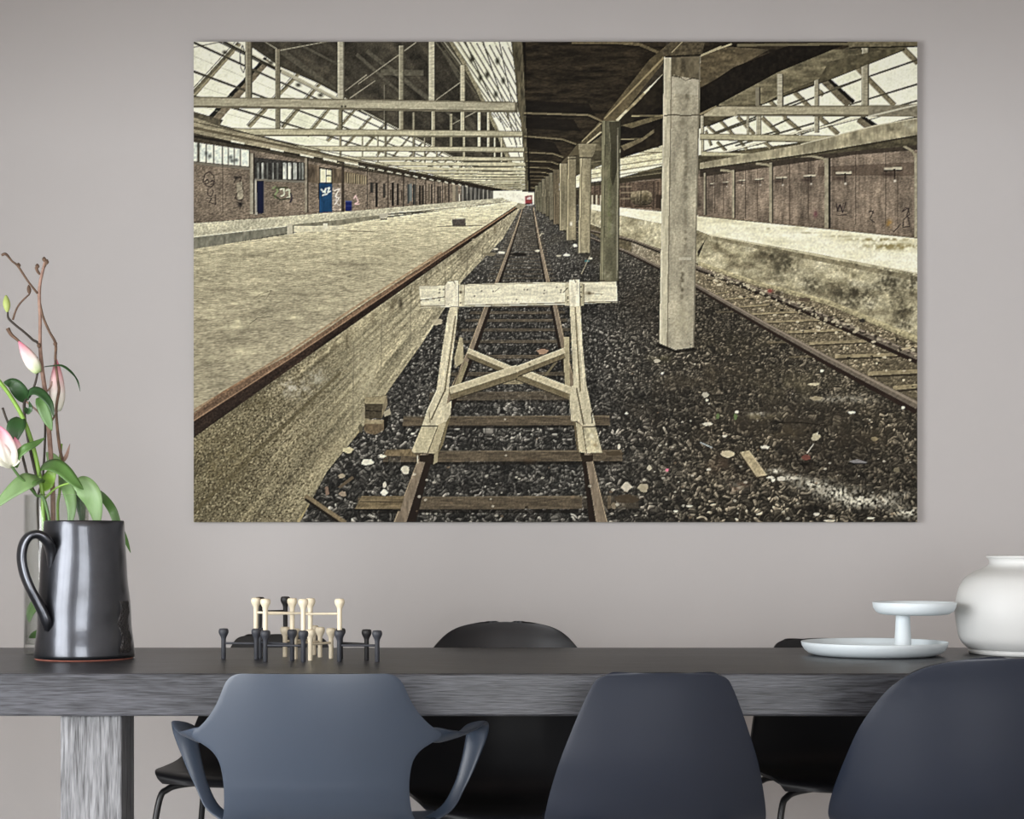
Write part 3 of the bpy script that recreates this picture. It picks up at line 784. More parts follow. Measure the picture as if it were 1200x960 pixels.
for a, b, w in pairs:
    line(a, b, w, w*0.8, RAF, grit(0.35, 0.5, 20))
    off = w*0.16
    line((a[0]+off, a[1]+off), (b[0]+off, b[1]+off), w*0.35, w*0.3, (168, 160, 128), None, 0.8)
    line((a[0]-w*.55, a[1]-w*.4), (b[0]-w*.55, b[1]-w*.4), max(0.6, w*0.16), 0.6, (60, 56, 46), None, 0.8)
line((250,142),(314,70), 12, 9, (122, 112, 92), grit(0.3, 0.5, 21)); line((246,139),(312,68), 5, 3.5, (44, 44, 40))
line((227,56),(262,49), 1, 1, (120,116,100))
for y0, x0 in ((50,227), (84,227), (113,227)):
    toVP(x0, y0, 590, 2.8, 0.8, (84, 80, 66))
for y0 in (66, 99, 123):
    toVP(227, y0, 520, 0.8, 0.5, (176, 174, 148), 0.5)
# dark roof edge and pipes
pline([(290,49),(329,77),(373,96),(408,115),(420,127),(472,152),(529,182),(595,215)], 2.2, (70, 66, 54))
toVP(262, 49, 600, 3.2, 1, (58, 54, 44)); toVP(268, 50, 590, 1.4, 0.7, (190, 186, 160)); toVP(256, 49, 430, 1.6, 1, (72, 68, 56)); toVP(330, 84, 420, 3.5, 2, (205, 200, 172), 0.8)
for x0, y0 in ((264, 62), (350, 100), (376, 112), (318, 74)): soft(x0, y0, 4, 3, (50, 46, 38), 0.9)
pline(c2(295,60, 282,110, 285,180, 300,210, 312,170, 306,100, 295,60), 0.9, (60,58,50))
# right glazing of the left hall
glassR = [(528,49),(601,49),(606,120),(612,154),(617,224),(608,222),(595,182),(582,152),(560,106),(543,73)]
poly(glassR, GLASS)
for k in range(16):
    x0 = 506+k*7.5
    line((x0, 44+k*1.0), (x0+74, 138+k*6), 1.5, 1.1, (96, 92, 76), None, 0.9)
    if k % 2: line((x0+3, 44), (x0+77, 138+k*6), 1.6, 1, (186, 182, 156), None, 0.7)
for x0, x1, w in ((545,600,1.8), (566,606,1.6), (585,610,1.2)): line((x0, 49), (x1, 170), w, 0.8, (88, 84, 70))
for q in ((553,70),(583,72),(590,95),(571,88),(581,111),(563,92)): soft(q[0], q[1], 3.2, 5, (52, 50, 40), 0.95)
for p_, q_ in (((594,130),(613,200)), ((578,148),(606,205)), ((588,160),(612,222))): line(p_, q_, 1.5, 0.8, (110,104,84))
pline([(527,49),(543,73),(560,106),(582,152),(597,190),(611,224)], 4.2, (138, 132, 106), grit(0.3, 0.5, 25))
pline([(525,49),(541,75),(558,108),(580,154)], 1.2, (52, 48, 38))
poly([(599,49),(613,49),(618,170),(620,226),(616,226),(611,150)], (88, 82, 64), grit(0.45, 0.35, 26, 0.1))
# posts of the trusses
for x0, w, y0, y1, col in ((292,8,49,116,(128,122,102)), (326,5.6,58,152,(120,114,94)), (400,8,49,120,(170,165,142)), (399,5.4,128,153,(128,122,98)), (399,3,158,184,(140,134,108)), (470.7,6.2,54,120,(140,135,112)), (470.7,5.6,130,152,(146,140,114)),
                           (506.4,7.6,49,120,(186,181,154)), (508,4,130,172,(160,154,126)), (542.5,5.6,77,120,(186,180,150)), (542.5,5,130,156,(182,176,146)), (561.7,3.6,128,172,(196,190,160)), (572.5,2.8,132,174,(190,184,154)), (580,2.2,160,186,(190,184,154)),
                           (529,3,134,172,(150,144,116)), (544,2.6,160,184,(160,154,126)), (452,3.2,100,172,(70,66,54)), (485,2.6,132,186,(120,114,92)), (452,3,152,186,(120,114,92)), (512,2.4,172,188,(130,124,100)), (588,2,162,190,(180,174,144)), (443,2.2,160,190,(150,146,120)), (425,2.4,150,186,(150,146,120)), (498,2,162,192,(120,114,92))):
    line((x0, y0), (x0, y1), w, w, col, grit(0.22, 0.25, 30, 0.9))
    line((x0+w*0.42, y0), (x0+w*0.42, y1), w*0.2, w*0.2, (52, 48, 40), None, 0.7)
    line((x0-w*0.35, y0), (x0-w*0.35, y1), w*0.2, w*0.2, (206, 202, 176), None, 0.5)
# tie beams
def beam(x0, ya, yb, x1, yc, yd, col=(186, 180, 150)):
    poly([(x0, ya), (x1, yc), (x1, yd), (x0, yb)], col, mul(grit(0.16, 0.06, 31, 0.5), grit(0.12, 0.7, 32)))
    h = yb-ya
    poly([(x0, yb-h*0.22), (x1, yd-h*0.22), (x1, yd), (x0, yb)], (70, 64, 50), None, 0.6)
    poly([(x0, ya-h*.05), (x1, yc-h*.05), (x1, yc+h*0.10), (x0, ya+h*0.10)], (96, 90, 72), None, 0.6)
k = 0
for (x0, yy, hh) in ((440,190,4.2), (466,196,3.6), (488,200.8,3.0), (508,204.6,2.6), (524,208,2.3), (538,211,2.0), (550,213.6,1.8), (560,216,1.5), (570,218.2,1.4), (580,220.4,1.2)):
    poly([(x0, yy), (615, yy+0.8), (616, yy+hh+0.8), (x0, yy+hh)], (190, 184, 152), grit(0.15, 0.3, 33))
    line((x0, yy+hh), (616, yy+hh+0.8), 1.0, 1.0, (84, 78, 60), None, 0.75)
    for j in range(9):
        xx = 540+j*8.2+k
        line((xx, yy+hh+1), (xx, yy+hh+2.4), 3.6, 3.6, (60, 55, 42), None, 0.55 if yy < 206 else 0.3)
    k += 2
beam(401, 183.7, 188.5, 614, 184.5, 189, (182,176,146))
beam(347, 171, 177.5, 614, 173, 179, (184,178,148))
beam(257, 150.5, 159.5, 612, 154, 161.5, (178,172,142))
beam(227, 114, 126.5, 606, 120, 132.5, (170,164,138))
line((606,121),(606,132), 5, 5, (70,64,50), None, 0.7)
for xx in (401, 405): soft(xx, 125, 1.4, 1.4, (20, 18, 14), 1)
# gutter beam and soffit over the left wall
poly([(227,136),(257,147),(347,171),(420,190),(604,223),(604,228),(420,203),(294,176),(227,166)], (70, 64, 52), grit(0.3, 0.3, 34))
poly([(227,137),(257,148),(347,172),(420,190.5),(604,223),(604,225.5),(430,199),(360,184),(294,170.5),(227,156)], (146, 138, 112), mul(grit(0.28, 0.12, 35, 0.5), grit(0.15, 0.8, 36)))
poly([(227,131),(262,141),(258,147),(227,138)], (92, 86, 70), grit(0.3, 0.4, 35))
toVP(227, 150, 600, 3.4, 1, (88, 80, 62), 0.8); toVP(227, 143, 560, 1.2, .6, (58, 52, 42), 0.8); toVP(227,160,600,3,1,(40,36,30),0.9)
for (x0, y0) in ((279,167), (325,176), (360,183), (387,188), (412,192), (437,196)):
    line((x0-8, y0-1.6), (x0+8, y0+1.6), 2.2, 2.0, (206, 202, 178))

# ---- left wall
def brick_tex(seed, amp=0.3):
    return lambda X, Y: 1+amp*2*(0.5*vnoise(X*0.55, Y*0.9, seed)+0.5*vnoise(X*1.1, Y*1.4, seed+1)-0.5)
poly([(227,166),(294,176),(420,200),(600,226),(600,231),(420,249),(300,256),(227,262)], (119, 107, 91), mul(brick_tex(40, 0.36), grit(0.2, 0.05, 41)))
poly(c2(30,575, 335,618, 335,728, 30,692), (88, 82, 70), grit(0.3, 0.5, 42))
for a, b in ((28,52), (66,98), (106,138), (144,184), (192,216), (221,250), (254,281), (287,330)):
    t0 = 580+(a-30)*0.147; t1 = 580+(b-30)*0.147
    poly(c2(a,t0, b,t1, b,t1+102-(b-30)*0.05, a,t0+102-(a-30)*0.05), (214, 220, 206), grit(0.18, 0.4, 43+a))
for (x0, y0) in ((100,640), (120,655), (232,660), (262,676), (240,680), (60,600)): soft(*c2(x0, y0)[0], 3, 3, (70, 74, 70), 0.8)
poly(c2(30,685, 335,716, 335,728, 30,697), (118, 112, 98))
poly(c2(355,660, 632,690, 632,790, 355,775), (56, 54, 50), grit(0.4, 0.5, 44))
for a, b, br_ in ((372,385,.55), (398,410,.8), (424,432,.4), (455,462,.7), (478,486,.5), (512,530,1.0), (540,556,1.2), (566,584,.9), (598,606,.6), (612,622,.7)):
    poly(c2(a,690, b,692, b,780, a,778), (150*br_+20, 152*br_+20, 142*br_+18), grit(0.35, 0.3, 45+a, 0.15))
soft(*c2(548,715)[0], 2.6, 2, (235,235,220), 1)
poly(c2(355,775, 632,787, 632,797, 355,787), (112, 108, 96))
poly(c2(366,785, 414,787, 414,960, 370,964), (26, 30, 52)); poly(c2(360,785, 370,785, 374,970, 364,970), (150,146,132)); line(*c2(412,786, 412,962), 1, 1, (120,110,96))
poly(c2(645,695, 705,705, 705,800, 648,795), (96, 84, 68), grit(0.4, 0.3, 46, 0.1)); poly(c2(775,718, 828,726, 828,800, 775,800), (104,92,74), grit(0.4,0.3,47,0.1))
poly(c2(703,712, 776,722, 776,804, 703,800), (46, 46, 42)); poly(c2(710,722, 740,726, 740,796, 710,796), (214, 210, 176)); poly(c2(745,727, 770,731, 770,758, 745,756), (206, 202, 168)); poly(c2(745,764, 770,764, 770,796, 745,796), (216, 206, 160))
poly(c2(704,800, 774,802, 776,952, 706,958), (30, 66, 98), grit(0.25, 0.3, 48, 0.1)); line(*c2(704,800, 706,958), 1, 1, (20,20,24))
for pp in ((715,830, 730,850, 742,825, 736,855), (748,828, 762,822, 750,850, 768,842), (722,865, 752,856)): pline(c2(*pp), 1.6, (208, 222, 226), None, 0.9)
poly(c2(778,820, 822,824, 822,946, 778,950), (146, 134, 118), brick_tex(49, 0.5)); pline(c2(785,840, 815,830, 790,870, 812,880, 788,915), 1.3, (214,208,196), None, .8); pline(c2(800,850, 795,905, 815,920), 1.1, (206,200,188), None, .7)
poly(c2(838,735, 960,760, 960,808, 838,798), (110, 98, 76), grit(0.3, 0.3, 50, 0.1))
for j in range(9): line(*c2(852+j*12,742+j*2.4, 852+j*12,798+j*1.2), 0.9, 0.9, (66, 58, 44)); line(*c2(857+j*12,744+j*2.4, 857+j*12,798+j*1.2), 0.8, 0.8, (160,148,116), None, .7)
poly(c2(846,895, 880,895, 880,948, 846,952), (24, 36, 92)); line(*c2(846,897, 880,897), 1.4, 1.4, (60,74,128)); line(*c2(846,920, 880,920), .8, .8, (50,62,118))
# graffiti
INK = (48, 38, 36)
for pp in ((85,790, 95,750, 120,738, 142,760, 146,800, 130,820, 105,815, 88,800, 85,790), (95,790, 108,778, 116,795, 100,805, 95,790), (122,795, 136,782, 140,802, 124,806), (110,830, 108,862, 128,872, 140,846, 132,832), (100,880, 130,880, 118,900, 152,915, 150,860), (250,800, 262,770, 290,765, 280,800, 300,830, 268,850, 255,880, 290,895, 300,870), (265,900, 290,912, 280,940)):
    pline(c2(*pp), 1.2, INK, None, 0.85)
poly(c2(262,800, 292,790, 300,880, 270,890), (172,166,140), grit(0.3, 0.5, 53), 0.6); soft(*c2(283,912)[0], 4, 4, (30,28,28), .9); soft(*c2(262,770)[0], 4, 2.5, (40,36,34), .8)
for pp, cc in (((455,830, 470,818, 485,840, 465,870, 480,880), (126,142,96)), ((495,835, 515,825, 520,860, 500,870), (204,206,178)), ((525,840, 545,832, 548,872, 530,880), (190,194,166)), ((455,860, 500,890, 545,880), (60,62,44)), ((552,850, 560,880, 550,905), (40,36,52)), ((470,825, 540,822), (70,74,50))):
    pline(c2(*pp), 2.0, cc, None, 0.85)
pline(c2(890,885, 900,865, 915,900, 895,910, 920,912), 1.5, (206,176,168), None, .9)
# wall columns and far doors
for x0, y0, y1, w, cc in ((345,640,965,16,(150,144,124)), (635,665,958,12,(140,132,112)), (830,690,955,9,(66,58,48))):
    line(*c2(x0,y0, x0,y1), w/4.571, w/4.571, cc, grit(0.2, 0.3, 52)); line(*c2(x0+w*.75,y0, x0+w*.75,y1), w/10, w/10, (44,38,32))
line(*c2(190,610, 190,960), 0.8, 0.8, (84,70,60))
def wy(x): return 193+(x-420)*0.2, 247.5-(x-420)*0.098
for x3, w3, col, f0, f1 in ((48,6,(52,44,36),0,1), (160,6,(52,44,36),0,1), (243,6,(52,44,36),0,1), (308,5,(52,44,36),0,1), (362,5,(58,50,40),0,1), (410,5,(50,44,36),0,1), (450,4,(50,44,36),0,1), (485,6,(40,36,30),0,1),
                       (98,14,(34,30,26),.36,.95), (72,18,(52,50,46),.36,.6), (140,14,(60,56,50),.36,.72), (185,13,(40,34,28),.3,.95), (212,12,(40,34,28),.32,.95), (172,8,(70,60,48),.5,.8), (232,8,(70,60,48),.5,.8), (268,12,(66,70,68),.3,.92), (282,14,(108,114,108),.28,.85), (298,10,(44,48,48),.28,.95),
                       (330,11,(44,38,30),.3,1), (347,11,(44,38,30),.3,1), (380,10,(96,88,72),.2,.9), (393,10,(60,54,44),.2,1), (428,10,(40,36,30),.25,1), (440,8,(34,30,26),.25,1), (468,7,(80,72,58),.2,.9), (512,14,(150,140,116),.1,1), (528,12,(110,104,90),.1,1), (542,6,(214,208,184),.55,1)):
    xx = 420+x3/4.571; a_, b_ = wy(xx); h = b_-a_
    line((xx, a_+h*f0), (xx, a_+h*f1), w3/4.571, w3/4.571, col)
poly(c3(550,800, 735,845, 735,885, 550,905), (84, 82, 76), grit(0.4, 0.8, 55, 0.1))
for j in range(16): xx = 560+j*11; line(*c3(xx,808+j*2.3, xx,902-j*1.2), 0.9, .8, (44,42,38) if j % 2 else (150,146,132), None, .8)
poly([(420,190),(600,224),(600,228),(420,197)], (44,38,30), grit(.3,.5,56), .85)
for j in range(14):
    t = 1-(1-j/14)**1.0
    xx = 424+j*11.5-j*j*0.16; yy = 195.5+(xx-424)*0.187; line((xx-4+j*.2, yy-0.8), (xx+4-j*.2, yy+0.8), 1.3, 1.2, (196,190,162))

# ---- far end
poly([(578,224),(622,223),(622,240),(578,240)], (238, 236, 216)); 
for j in range(5): soft(586+j*6, 228+(j % 2), 2, 1.2, (190,186,160), .7)
poly([(612,222),(640,222),(640,248),(612,246)], (84,80,66), grit(.3,.6,57)); poly([(608,225),(626,225),(626,241),(606,241)], (232,229,208))
poly(c3(890,868, 932,862, 934,905, 890,906), (150, 54, 56), grit(.3,1,58)); poly(c3(900,872, 925,870, 925,885, 900,886), (206,190,186)); line(*c3(890,903, 934,903), 1.2, 1.2, (70,30,32)); soft(*c3(912,893)[0],2,1.5,(110,24,34),.9)

# ---- platforms on the left
PAVE = lambda X, Y: ramp(np.clip((Y-236)/150, 0, 1), [(0, (226, 220, 186)), (0.16, (206, 198, 164)), (0.4, (176, 168, 138)), (1.0, (158, 150, 124))])
poly([(227,262),(420,247),(600,231),(612,233),(520,247),(400,259),(335,266),(227,279)], (186, 181, 154), mul(radial(0.16, 40, 5, 60), grit(0.12, 0.3, 61)))
poly([(227,278),(338,265),(345,272),(227,293)], (122, 120, 104), grit(0.22, 0.3, 62, 0.15)); line((227,278),(338,265), 1, .8, (214,210,186))
poly([(338,264),(405,257),(448,252),(448,256),(405,264),(345,272)], (130,126,106), grit(0.22,.3,63,.15))
line((405,257),(600,236), 1.2, .8, (140,134,112)); line((452,251),(520,247.5), 2.2, 1.5, (66,62,52), None, .9); line((448,250.6),(560,240), 1.2, .8, (214,208,180))
def paving(X, Y):
    z = 900.0/(Y-VPY+2); u = (X-VPX)*z/110; v = z*1.0
    n = fbm(u*1.6, v*6, 64, 4); n2 = vnoise(u*9, v*34, 66); n3 = fbm(u*0.5, v*1.6, 67, 3)
    j1 = np.abs(((v*5.2+0.5*vnoise(u*2, v*3, 68)) % 1)-0.5)*2; row = np.floor(v*5.2+0.5*vnoise(u*2, v*3, 68))
    j2 = np.abs(((u*2.4+row*0.37+0.3*vnoise(u*3, v*8, 69)) % 1)-0.5)*2
    joint = np.clip((j1-0.86)*7, 0, 1)*0.5+np.clip((j2-0.93)*12, 0, 1)*0.45
    fade = np.clip((Y-255)/90, 0, 1)
    return 1+0.20*(n-0.5)+0.22*(n2-0.5)+0.22*(n3-0.5)+0.26*(vnoise(X*0.22, Y*1.3, 59)-0.5)-joint*0.24*fade*(0.3+n3)
poly([(227,292),(335,275),(405,263),(448,256),(600,236),(611,237),(518,298),(335,420),(227,489)], PAVE, paving)
for (x0, y0, rx, ry) in ((282,377,16,4.5), (275,383,22,4), (246,363,12,2), (303,344,12,3.5), (372,361,18,3), (350,330,12,2), (285,412,24,5), (268,420,30,5), (278,356,10,2), (250,372,9,2.4), (345,372,14,3), (400,352,20,3), (320,340,14,2.4)):
    soft(x0, y0, rx, ry, (214, 206, 168), 0.85, 70, 0.5)
for (x0, y0, rx, ry) in ((270,398,26,4), (244,425,16,8), (300,388,20,3), (260,340,26,4), (330,360,20,3), (250,445,16,9), (350,345,18,2.5), (300,300,40,3), (420,310,40,3), (236,320,14,4)):
    soft(x0, y0, rx, ry, (108, 102, 84), 0.6, 71, 0.5)
pline(c6(290,640, 330,610, 400,605), 0.9, (92,86,70), None, .8); pline(c6(330,505, 395,480, 370,520), .7, (92,86,70), None, .6)
# debris and boards at the back of the platform
poly(c6(500,180, 720,178, 745,192, 640,205, 500,210), (206, 200, 170), grit(.15,.4,72)); poly(c6(470,175, 490,165, 495,215, 465,225), (190,184,160)); poly(c6(635,168, 655,168, 658,192, 638,194), (214,210,186)); line(*c6(740,203, 880,207), .8, .8, (120,112,88))
soft(*c6(430,215)[0], 10, 4, (100,96,80), .7, 73); poly(c6(895,125, 945,118, 935,140, 905,148), (176,170,150)); line(*c6(905,150, 935,146), 1.5, 1.5, (60,56,46))
poly(c7(200,150, 262,147, 264,182, 202,182), (84, 78, 72), grit(.25,.6,74)); line(*c7(200,150, 262,147), 1.2, 1.2, (120,114,104)); line(*c7(130,182, 340,178), 1.1, 1.1, (90,84,68), None, .7)

# ---- platform face with rusty edge
def face_col(X, Y):
    t = np.clip((X-240)/300, 0, 1)
    return ramp(t+0.25*(fbm(X*0.02, Y*0.02, 75)-0.5), [(0, (104, 97, 74)), (0.3, (124, 116, 91)), (0.62, (148, 140, 112)), (1, (158, 150, 123))])
face = [(227,505),(362,415),(518,302),(612,239),(615,241),(590,279),(542,329),(495,402),(467,441),(423,504),(383,553),(351,613),(227,613)]
poly(face, face_col, mul(radial(0.34, 75, 4, 76, 0.16), grit(0.26, 0.8, 77)))
def speck(X, Y): return np.clip((vnoise(X*0.75, Y*0.75, 78)-0.52)*4, 0, 1)*np.clip((430-X)/110, 0, 1)*0.75
poly(face, (58, 50, 34), None, speck)
poly(face, (196, 184, 146), None, lambda X, Y: np.clip((vnoise(X*0.8, Y*0.8, 79)-0.68)*4, 0, 1)*np.clip((440-X)/110, 0, 1)*0.7)
for y0 in (540, 575, 612, 660, 720):
    toVP(227, y0, 470, 1.6, 0.8, (98, 90, 66), 0.3)
toVP(330, 520, 500, 1.0, .7, (206, 198, 166), 0.3)
for x0, y0, y1 in ((448,374,440), (415,400,500), (482,350,405), (522,318,360), (548,300,330), (566,290,312)): line((x0, y0), (x0-1.5, y1), 1.5, 1.2, (112,106,88), None, .55)
for j in range(30):
    rr = random.Random(j); x0 = 350+rr.random()*240; t = (618-x0)/391; y0 = 238+276*t*0.98
    soft(x0, y0+14*t+4, 1.6+3*t, 14*t+4, (82,74,56), .6, 80+j)
soft(470,356,3,8,(50,44,34),.8); soft(345,455,22,12,(216,212,196),.75,81,.8); soft(372,442,14,12,(190,188,170),.6,82); soft(300,470,30,14,(84,76,54),.7,83); soft(262,540,40,40,(96,86,58),.5,84); soft(430,440,22,50,(188,180,150),.5,85)
toVP(227, 600, 400, 5, 3, (84,76,52), .5); line((351,613),(423,504), 7, 3, (158,144,102), grit(.25,.6,86), .8); line((423,504),(495,402), 3, 2, (150,140,108), grit(.3,.6,87), .6)
# rust edge
poly([(227,484),(262,458),(335,418),(430,354),(518,297),(612,237),(614,239),(518,301),(362,408),(227,500)], (112, 91, 71), mul(radial(0.35, 90, 6, 88), grit(.25,.6,89)))
poly([(227,494),(345,418),(518,301.5),(612,239),(613,240.5),(519,306),(362,417),(227,513)], (52, 41, 33), mul(radial(0.4, 90, 6, 90), grit(.35,.6,91)))
pline([(227,493),(345,417),(518,300.5),(612,238.5)], 1.0, (168,136,104), None, .6)
pline([(227,481),(335,415),(430,351),(518,295.5)], 2.5, (150,116,86), grit(.4,.5,92), .55)

# ---- ballast
def logp(X, Y):
    d = np.maximum(Y-VPY-1, 3.0)
    return (X-VPX)/d, np.log(d)
def hash2(a, b, seed):
    n = (a*374761393+b*668265263+seed*974634777) & 0xffffffff
    n = ((n ^ (n >> 13))*1274126177) & 0xffffffff
    return ((n ^ (n >> 16)) & 0xffff).astype(np.float32)/65535.0
def stones(X, Y, cell, seed):
    """brightness of a bed of angular stones of about cell pixels: one tone a stone, lit upper side, dark gaps"""
    wx = X+cell*1.3*(vnoise(X*0.13, Y*0.13, seed+7)-0.5)*2; wy_ = Y*1.15+cell*1.3*(vnoise(X*0.13, Y*0.13, seed+8)-0.5)*2
    x = (wx*0.857-wy_*0.515)/cell; y = (wx*0.515+wy_*0.857)/cell
    xi = np.floor(x).astype(np.int64); yi = np.floor(y).astype(np.int64)
    f1 = np.full(X.shape, 9.0, np.float32); f2 = f1.copy(); val = np.zeros_like(f1); dyy = np.zeros_like(f1)
    for a in (-1, 0, 1):
        for b in (-1, 0, 1):
            cx_, cy_ = xi+a, yi+b
            px_ = cx_+hash2(cx_, cy_, seed); py_ = cy_+hash2(cx_, cy_, seed+1)
            dx_ = x-px_; dy_ = y-py_; d_ = np.abs(dx_)*0.4+np.abs(dy_)*0.25+np.hypot(dx_, dy_)*0.7
            closer = d_ < f1
            f2 = np.where(closer, f1, np.minimum(f2, d_)); val = np.where(closer, hash2(cx_, cy_, seed+2), val); dyy = np.where(closer, dy_, dyy); f1 = np.where(closer, d_, f1)
    gap = np.clip((f2-f1)*3.2, 0, 1)
    return (0.14+0.86*val**2.6)*(0.35+0.65*gap)*(1.0-0.9*np.clip(dyy+0.1, -0.6, 0.6))
def ballast(X, Y):
    out = np.zeros(X.shape, np.float32); wsum = np.zeros(X.shape, np.float32)
    for cell, yc in ((1.5, 262), (1.9, 330), (2.5, 410), (3.2, 500), (4.0, 600)):
        w = np.clip(1-np.abs(Y-yc)/95.0, 0, 1)
        if cell == 4.0: w = np.where(Y > yc, 1.0, w)
        if cell == 1.5: w = np.where(Y < yc, 1.0, w)
        rows = np.where(w.max(1) > 0)[0]
        if not len(rows): continue
        r0, r1 = rows[0], rows[-1]+1
        out[r0:r1] += w[r0:r1]*stones(X[r0:r1], Y[r0:r1], cell, int(cell*10)); wsum[r0:r1] += w[r0:r1]
    st_ = out/np.maximum(wsum, 1e-3)
    n3 = fbm(X*0.02, Y*0.03, 102, 4); n5 = vnoise(X*0.8, Y*0.8, 109)
    d = np.clip((Y-235)/110, 0, 1)
    near = 22+152*st_*(0.5+0.8*n3)+16*(n5-0.5)
    far = 84+60*(n3-0.5)+70*(st_-0.35)
    b = near*d+far*(1-d)
    k_ = np.clip((X-690)/140, 0, 1)[..., None]
    return b[..., None]*(np.array((1.0, 0.97, 0.89), np.float32)*(1-k_)+np.array((1.04, 0.96, 0.80), np.float32)*k_)
ground = [(351,613),(383,553),(423,504),(467,441),(495,402),(542,329),(590,279),(612,241),(628,240),(700,240),(774,258),(1075,396),(1075,613)]
poly(ground, ballast)
# earthy patches
for (x0, y0, rx, ry, cc, aa) in ((900,500,130,40,(56,50,40),.8), (820,440,90,24,(64,57,44),.6), (960,540,80,22,(44,38,30),.6), (740,360,40,30,(54,48,38),.5), (560,300,30,14,(70,64,50),.5), (660,275,26,12,(96,88,66),.5), (850,545,30,14,(92,74,58),.5),
                              (700,300,34,16,(60,54,42),.5), (940,450,70,20,(104,96,72),.45), (860,405,60,16,(92,84,62),.4), (1030,500,50,30,(74,66,50),.5), (760,480,40,30,(46,41,33),.5), (770,420,14,5,(112,106,60),.6), (655,262,18,6,(110,100,76),.6)):
    soft(x0, y0, rx, ry, cc, aa, 104, 0.25)

# ---- right wall, platform, track
wallR = [(690,205),(820,198),(955,182),(1075,160),(1075,279),(967,268),(818,253),(690,240)]
poly(wallR, (122, 109, 93), mul(mul(brick_tex(110, .24), grit(.26, .3, 111, .05)), grit(.3, .05, 112)))
poly([(820,196),(955,178),(1075,160),(1075,176),(1000,182),(820,208)], (50, 44, 36), grit(.3,.3,113), .8)
poly([(958,196),(1075,190),(1075,206),(958,206)], (70,58,48), None, .45)
for x5, w5, y0, y1 in ((835,6,620,960), (995,6,620,960), (480,4,680,960), (580,4,680,940), (245,3,720,930), (310,3,720,930), (80,3,740,900), (125,3,740,900), (1060,4,760,960)):
    line(*c5(x5,y0, x5,y1+60), w5/4.573, w5/4.573, (60,50,42), None, .7)
for x5, y0, y1, w5 in ((678,665,1040,20), (378,690,1010,15), (178,730,985,11), (25,745,970,10), (1155,640,1090,14)):
    line(*c5(x5,y0, x5,y1), w5/4.573, w5/4.573, (150,142,118), grit(.2,.3,114)); line(*c5(x5+w5*.8,y0, x5+w5*.8,y1), w5/9, w5/9, (40,34,28))
for pp in ((678,690, 660,668, 600,655, 480,655), (378,712, 360,700, 300,695), (178,745, 160,735, 110,730), (1155,660, 1140,630, 1090,600)): pline(c5(*pp), 2.6, (146,138,112))
for x5, y5, s in ((1040,722,1.5), (775,745,1.3), (592,760,1.0), (440,770,.9), (320,778,.7), (225,785,.6), (140,795,.5), (70,802,.4)):
    line(*c5(x5-36*s,y5+2, x5+28*s,y5-2), 2.4*s, 2.0*s, (176,168,144)); line(*c5(x5-36*s,y5+8*s, x5+28*s,y5+6*s), 1.2*s, 1*s, (38,32,28)); line(*c5(x5+2,y5, x5+2,y5+40*s), 1.6*s, 1*s, (52,44,38)); soft(*c5(x5+4,y5+44*s)[0], 1.4*s, 1.4*s, (214,208,190), .9); soft(*c5(x5-20*s,y5+22*s)[0], 9*s, 3*s, (56,46,40), .7)
for pp in ((730,905, 735,940, 748,915, 760,945, 768,905), (738,950, 790,948), (905,960, 915,945, 935,962), (1080,955, 1100,930, 1120,935, 1105,975, 1125,990)): pline(c5(*pp), 1.0, (50,40,40), None, .8)
for pp in ((845,60, 850,100, 862,70, 872,105, 885,60), (850,115, 890,112), (980,100, 1000,96, 985,130, 1005,145), (1120,100, 1140,85, 1150,110, 1125,130, 1120,165, 1150,160, 1140,120), (1080,185, 1100,165, 1112,150)): pline(c8(*pp), 1.1, (46,38,40), None, .85)
soft(*c8(1065,150)[0], 4, 6, (182,134,52), .7, 115); soft(*c8(760,110)[0], 3, 5, (112,58,70), .6)
# hall roof on the right
poly([(820,49),(1075,49),(1075,170),(955,182),(820,200),(690,222),(640,226),(660,200),(700,160)], (84, 78, 60), mul(grit(.4,.08,116,.2), grit(.2,.5,117)))
glassRR = [(1075,52),(1056,58.6),(971,93.6),(894,122),(829,148),(760,172),(690,200),(640,222),(640,226),(700,216),(820,182),(925,169),(982,158),(1023,149),(1075,136)]
poly(glassRR, GLASS)
for pp, w in (((500,310, 640,450, 740,540),5), ((840,185, 1040,385),5.5), ((1090,85, 1165,160),6), ((330,450, 425,540),4.5), ((450,450, 550,535),4.5), ((200,445, 290,540),4), ((110,470, 180,545),3.5), ((40,495, 110,560),3), ((370,360, 460,450),4.5), ((620,295, 660,330),4.5), ((330,570, 380,610),3.5), ((200,560, 250,620),3), ((90,580, 140,630),3), ((30,520, 60,600),3)):
    pts = c5(*pp)
    pline(pts, w, (128, 120, 96), grit(.3,.5,118)); pline([(x_+w*.42, y_-w*.42) for x_, y_ in pts], .9, (70,64,50)); pline([(x_-w*.3, y_+w*.3) for x_, y_ in pts], .9, (186,178,148), None, .7)
for pp in ((665,250, 800,378), (850,455, 925,510)):
    p_ = c5(*pp); line(p_[0], p_[1], 9, 10, (110,102,82), grit(.3,.4,119)); line((p_[0][0]+4, p_[0][1]-2.5), (p_[1][0]+5, p_[1][1]-2.5), 4, 5, (34,32,26))
poly(c5(890,500, 925,505, 925,585, 905,590), (46,42,34))
for pp in ((720,292, 1165,140), (800,380, 1165,270), (480,392, 870,240), (870,445, 1165,358), (80,530, 560,345), (380,500, 480,455), (190,600, 640,470), (20,560, 320,450), (540,540, 800,440), (20,630, 420,520)):
    line(*c5(*pp), 1.9, 2.2, (88, 84, 68))
for pp in ((360,575, 860,445), (300,590, 640,490), (900,455, 1165,375), (100,640, 520,530)): line(*c5(*pp), 1.6, 1.6, (208,204,178)); line(*c5(pp[0],pp[1]+8,pp[2],pp[3]+8), .9, .9, (92,86,68))
pline([(1060,58),(971,93.6),(894,122),(829,148)], 2.0, (58,54,42))
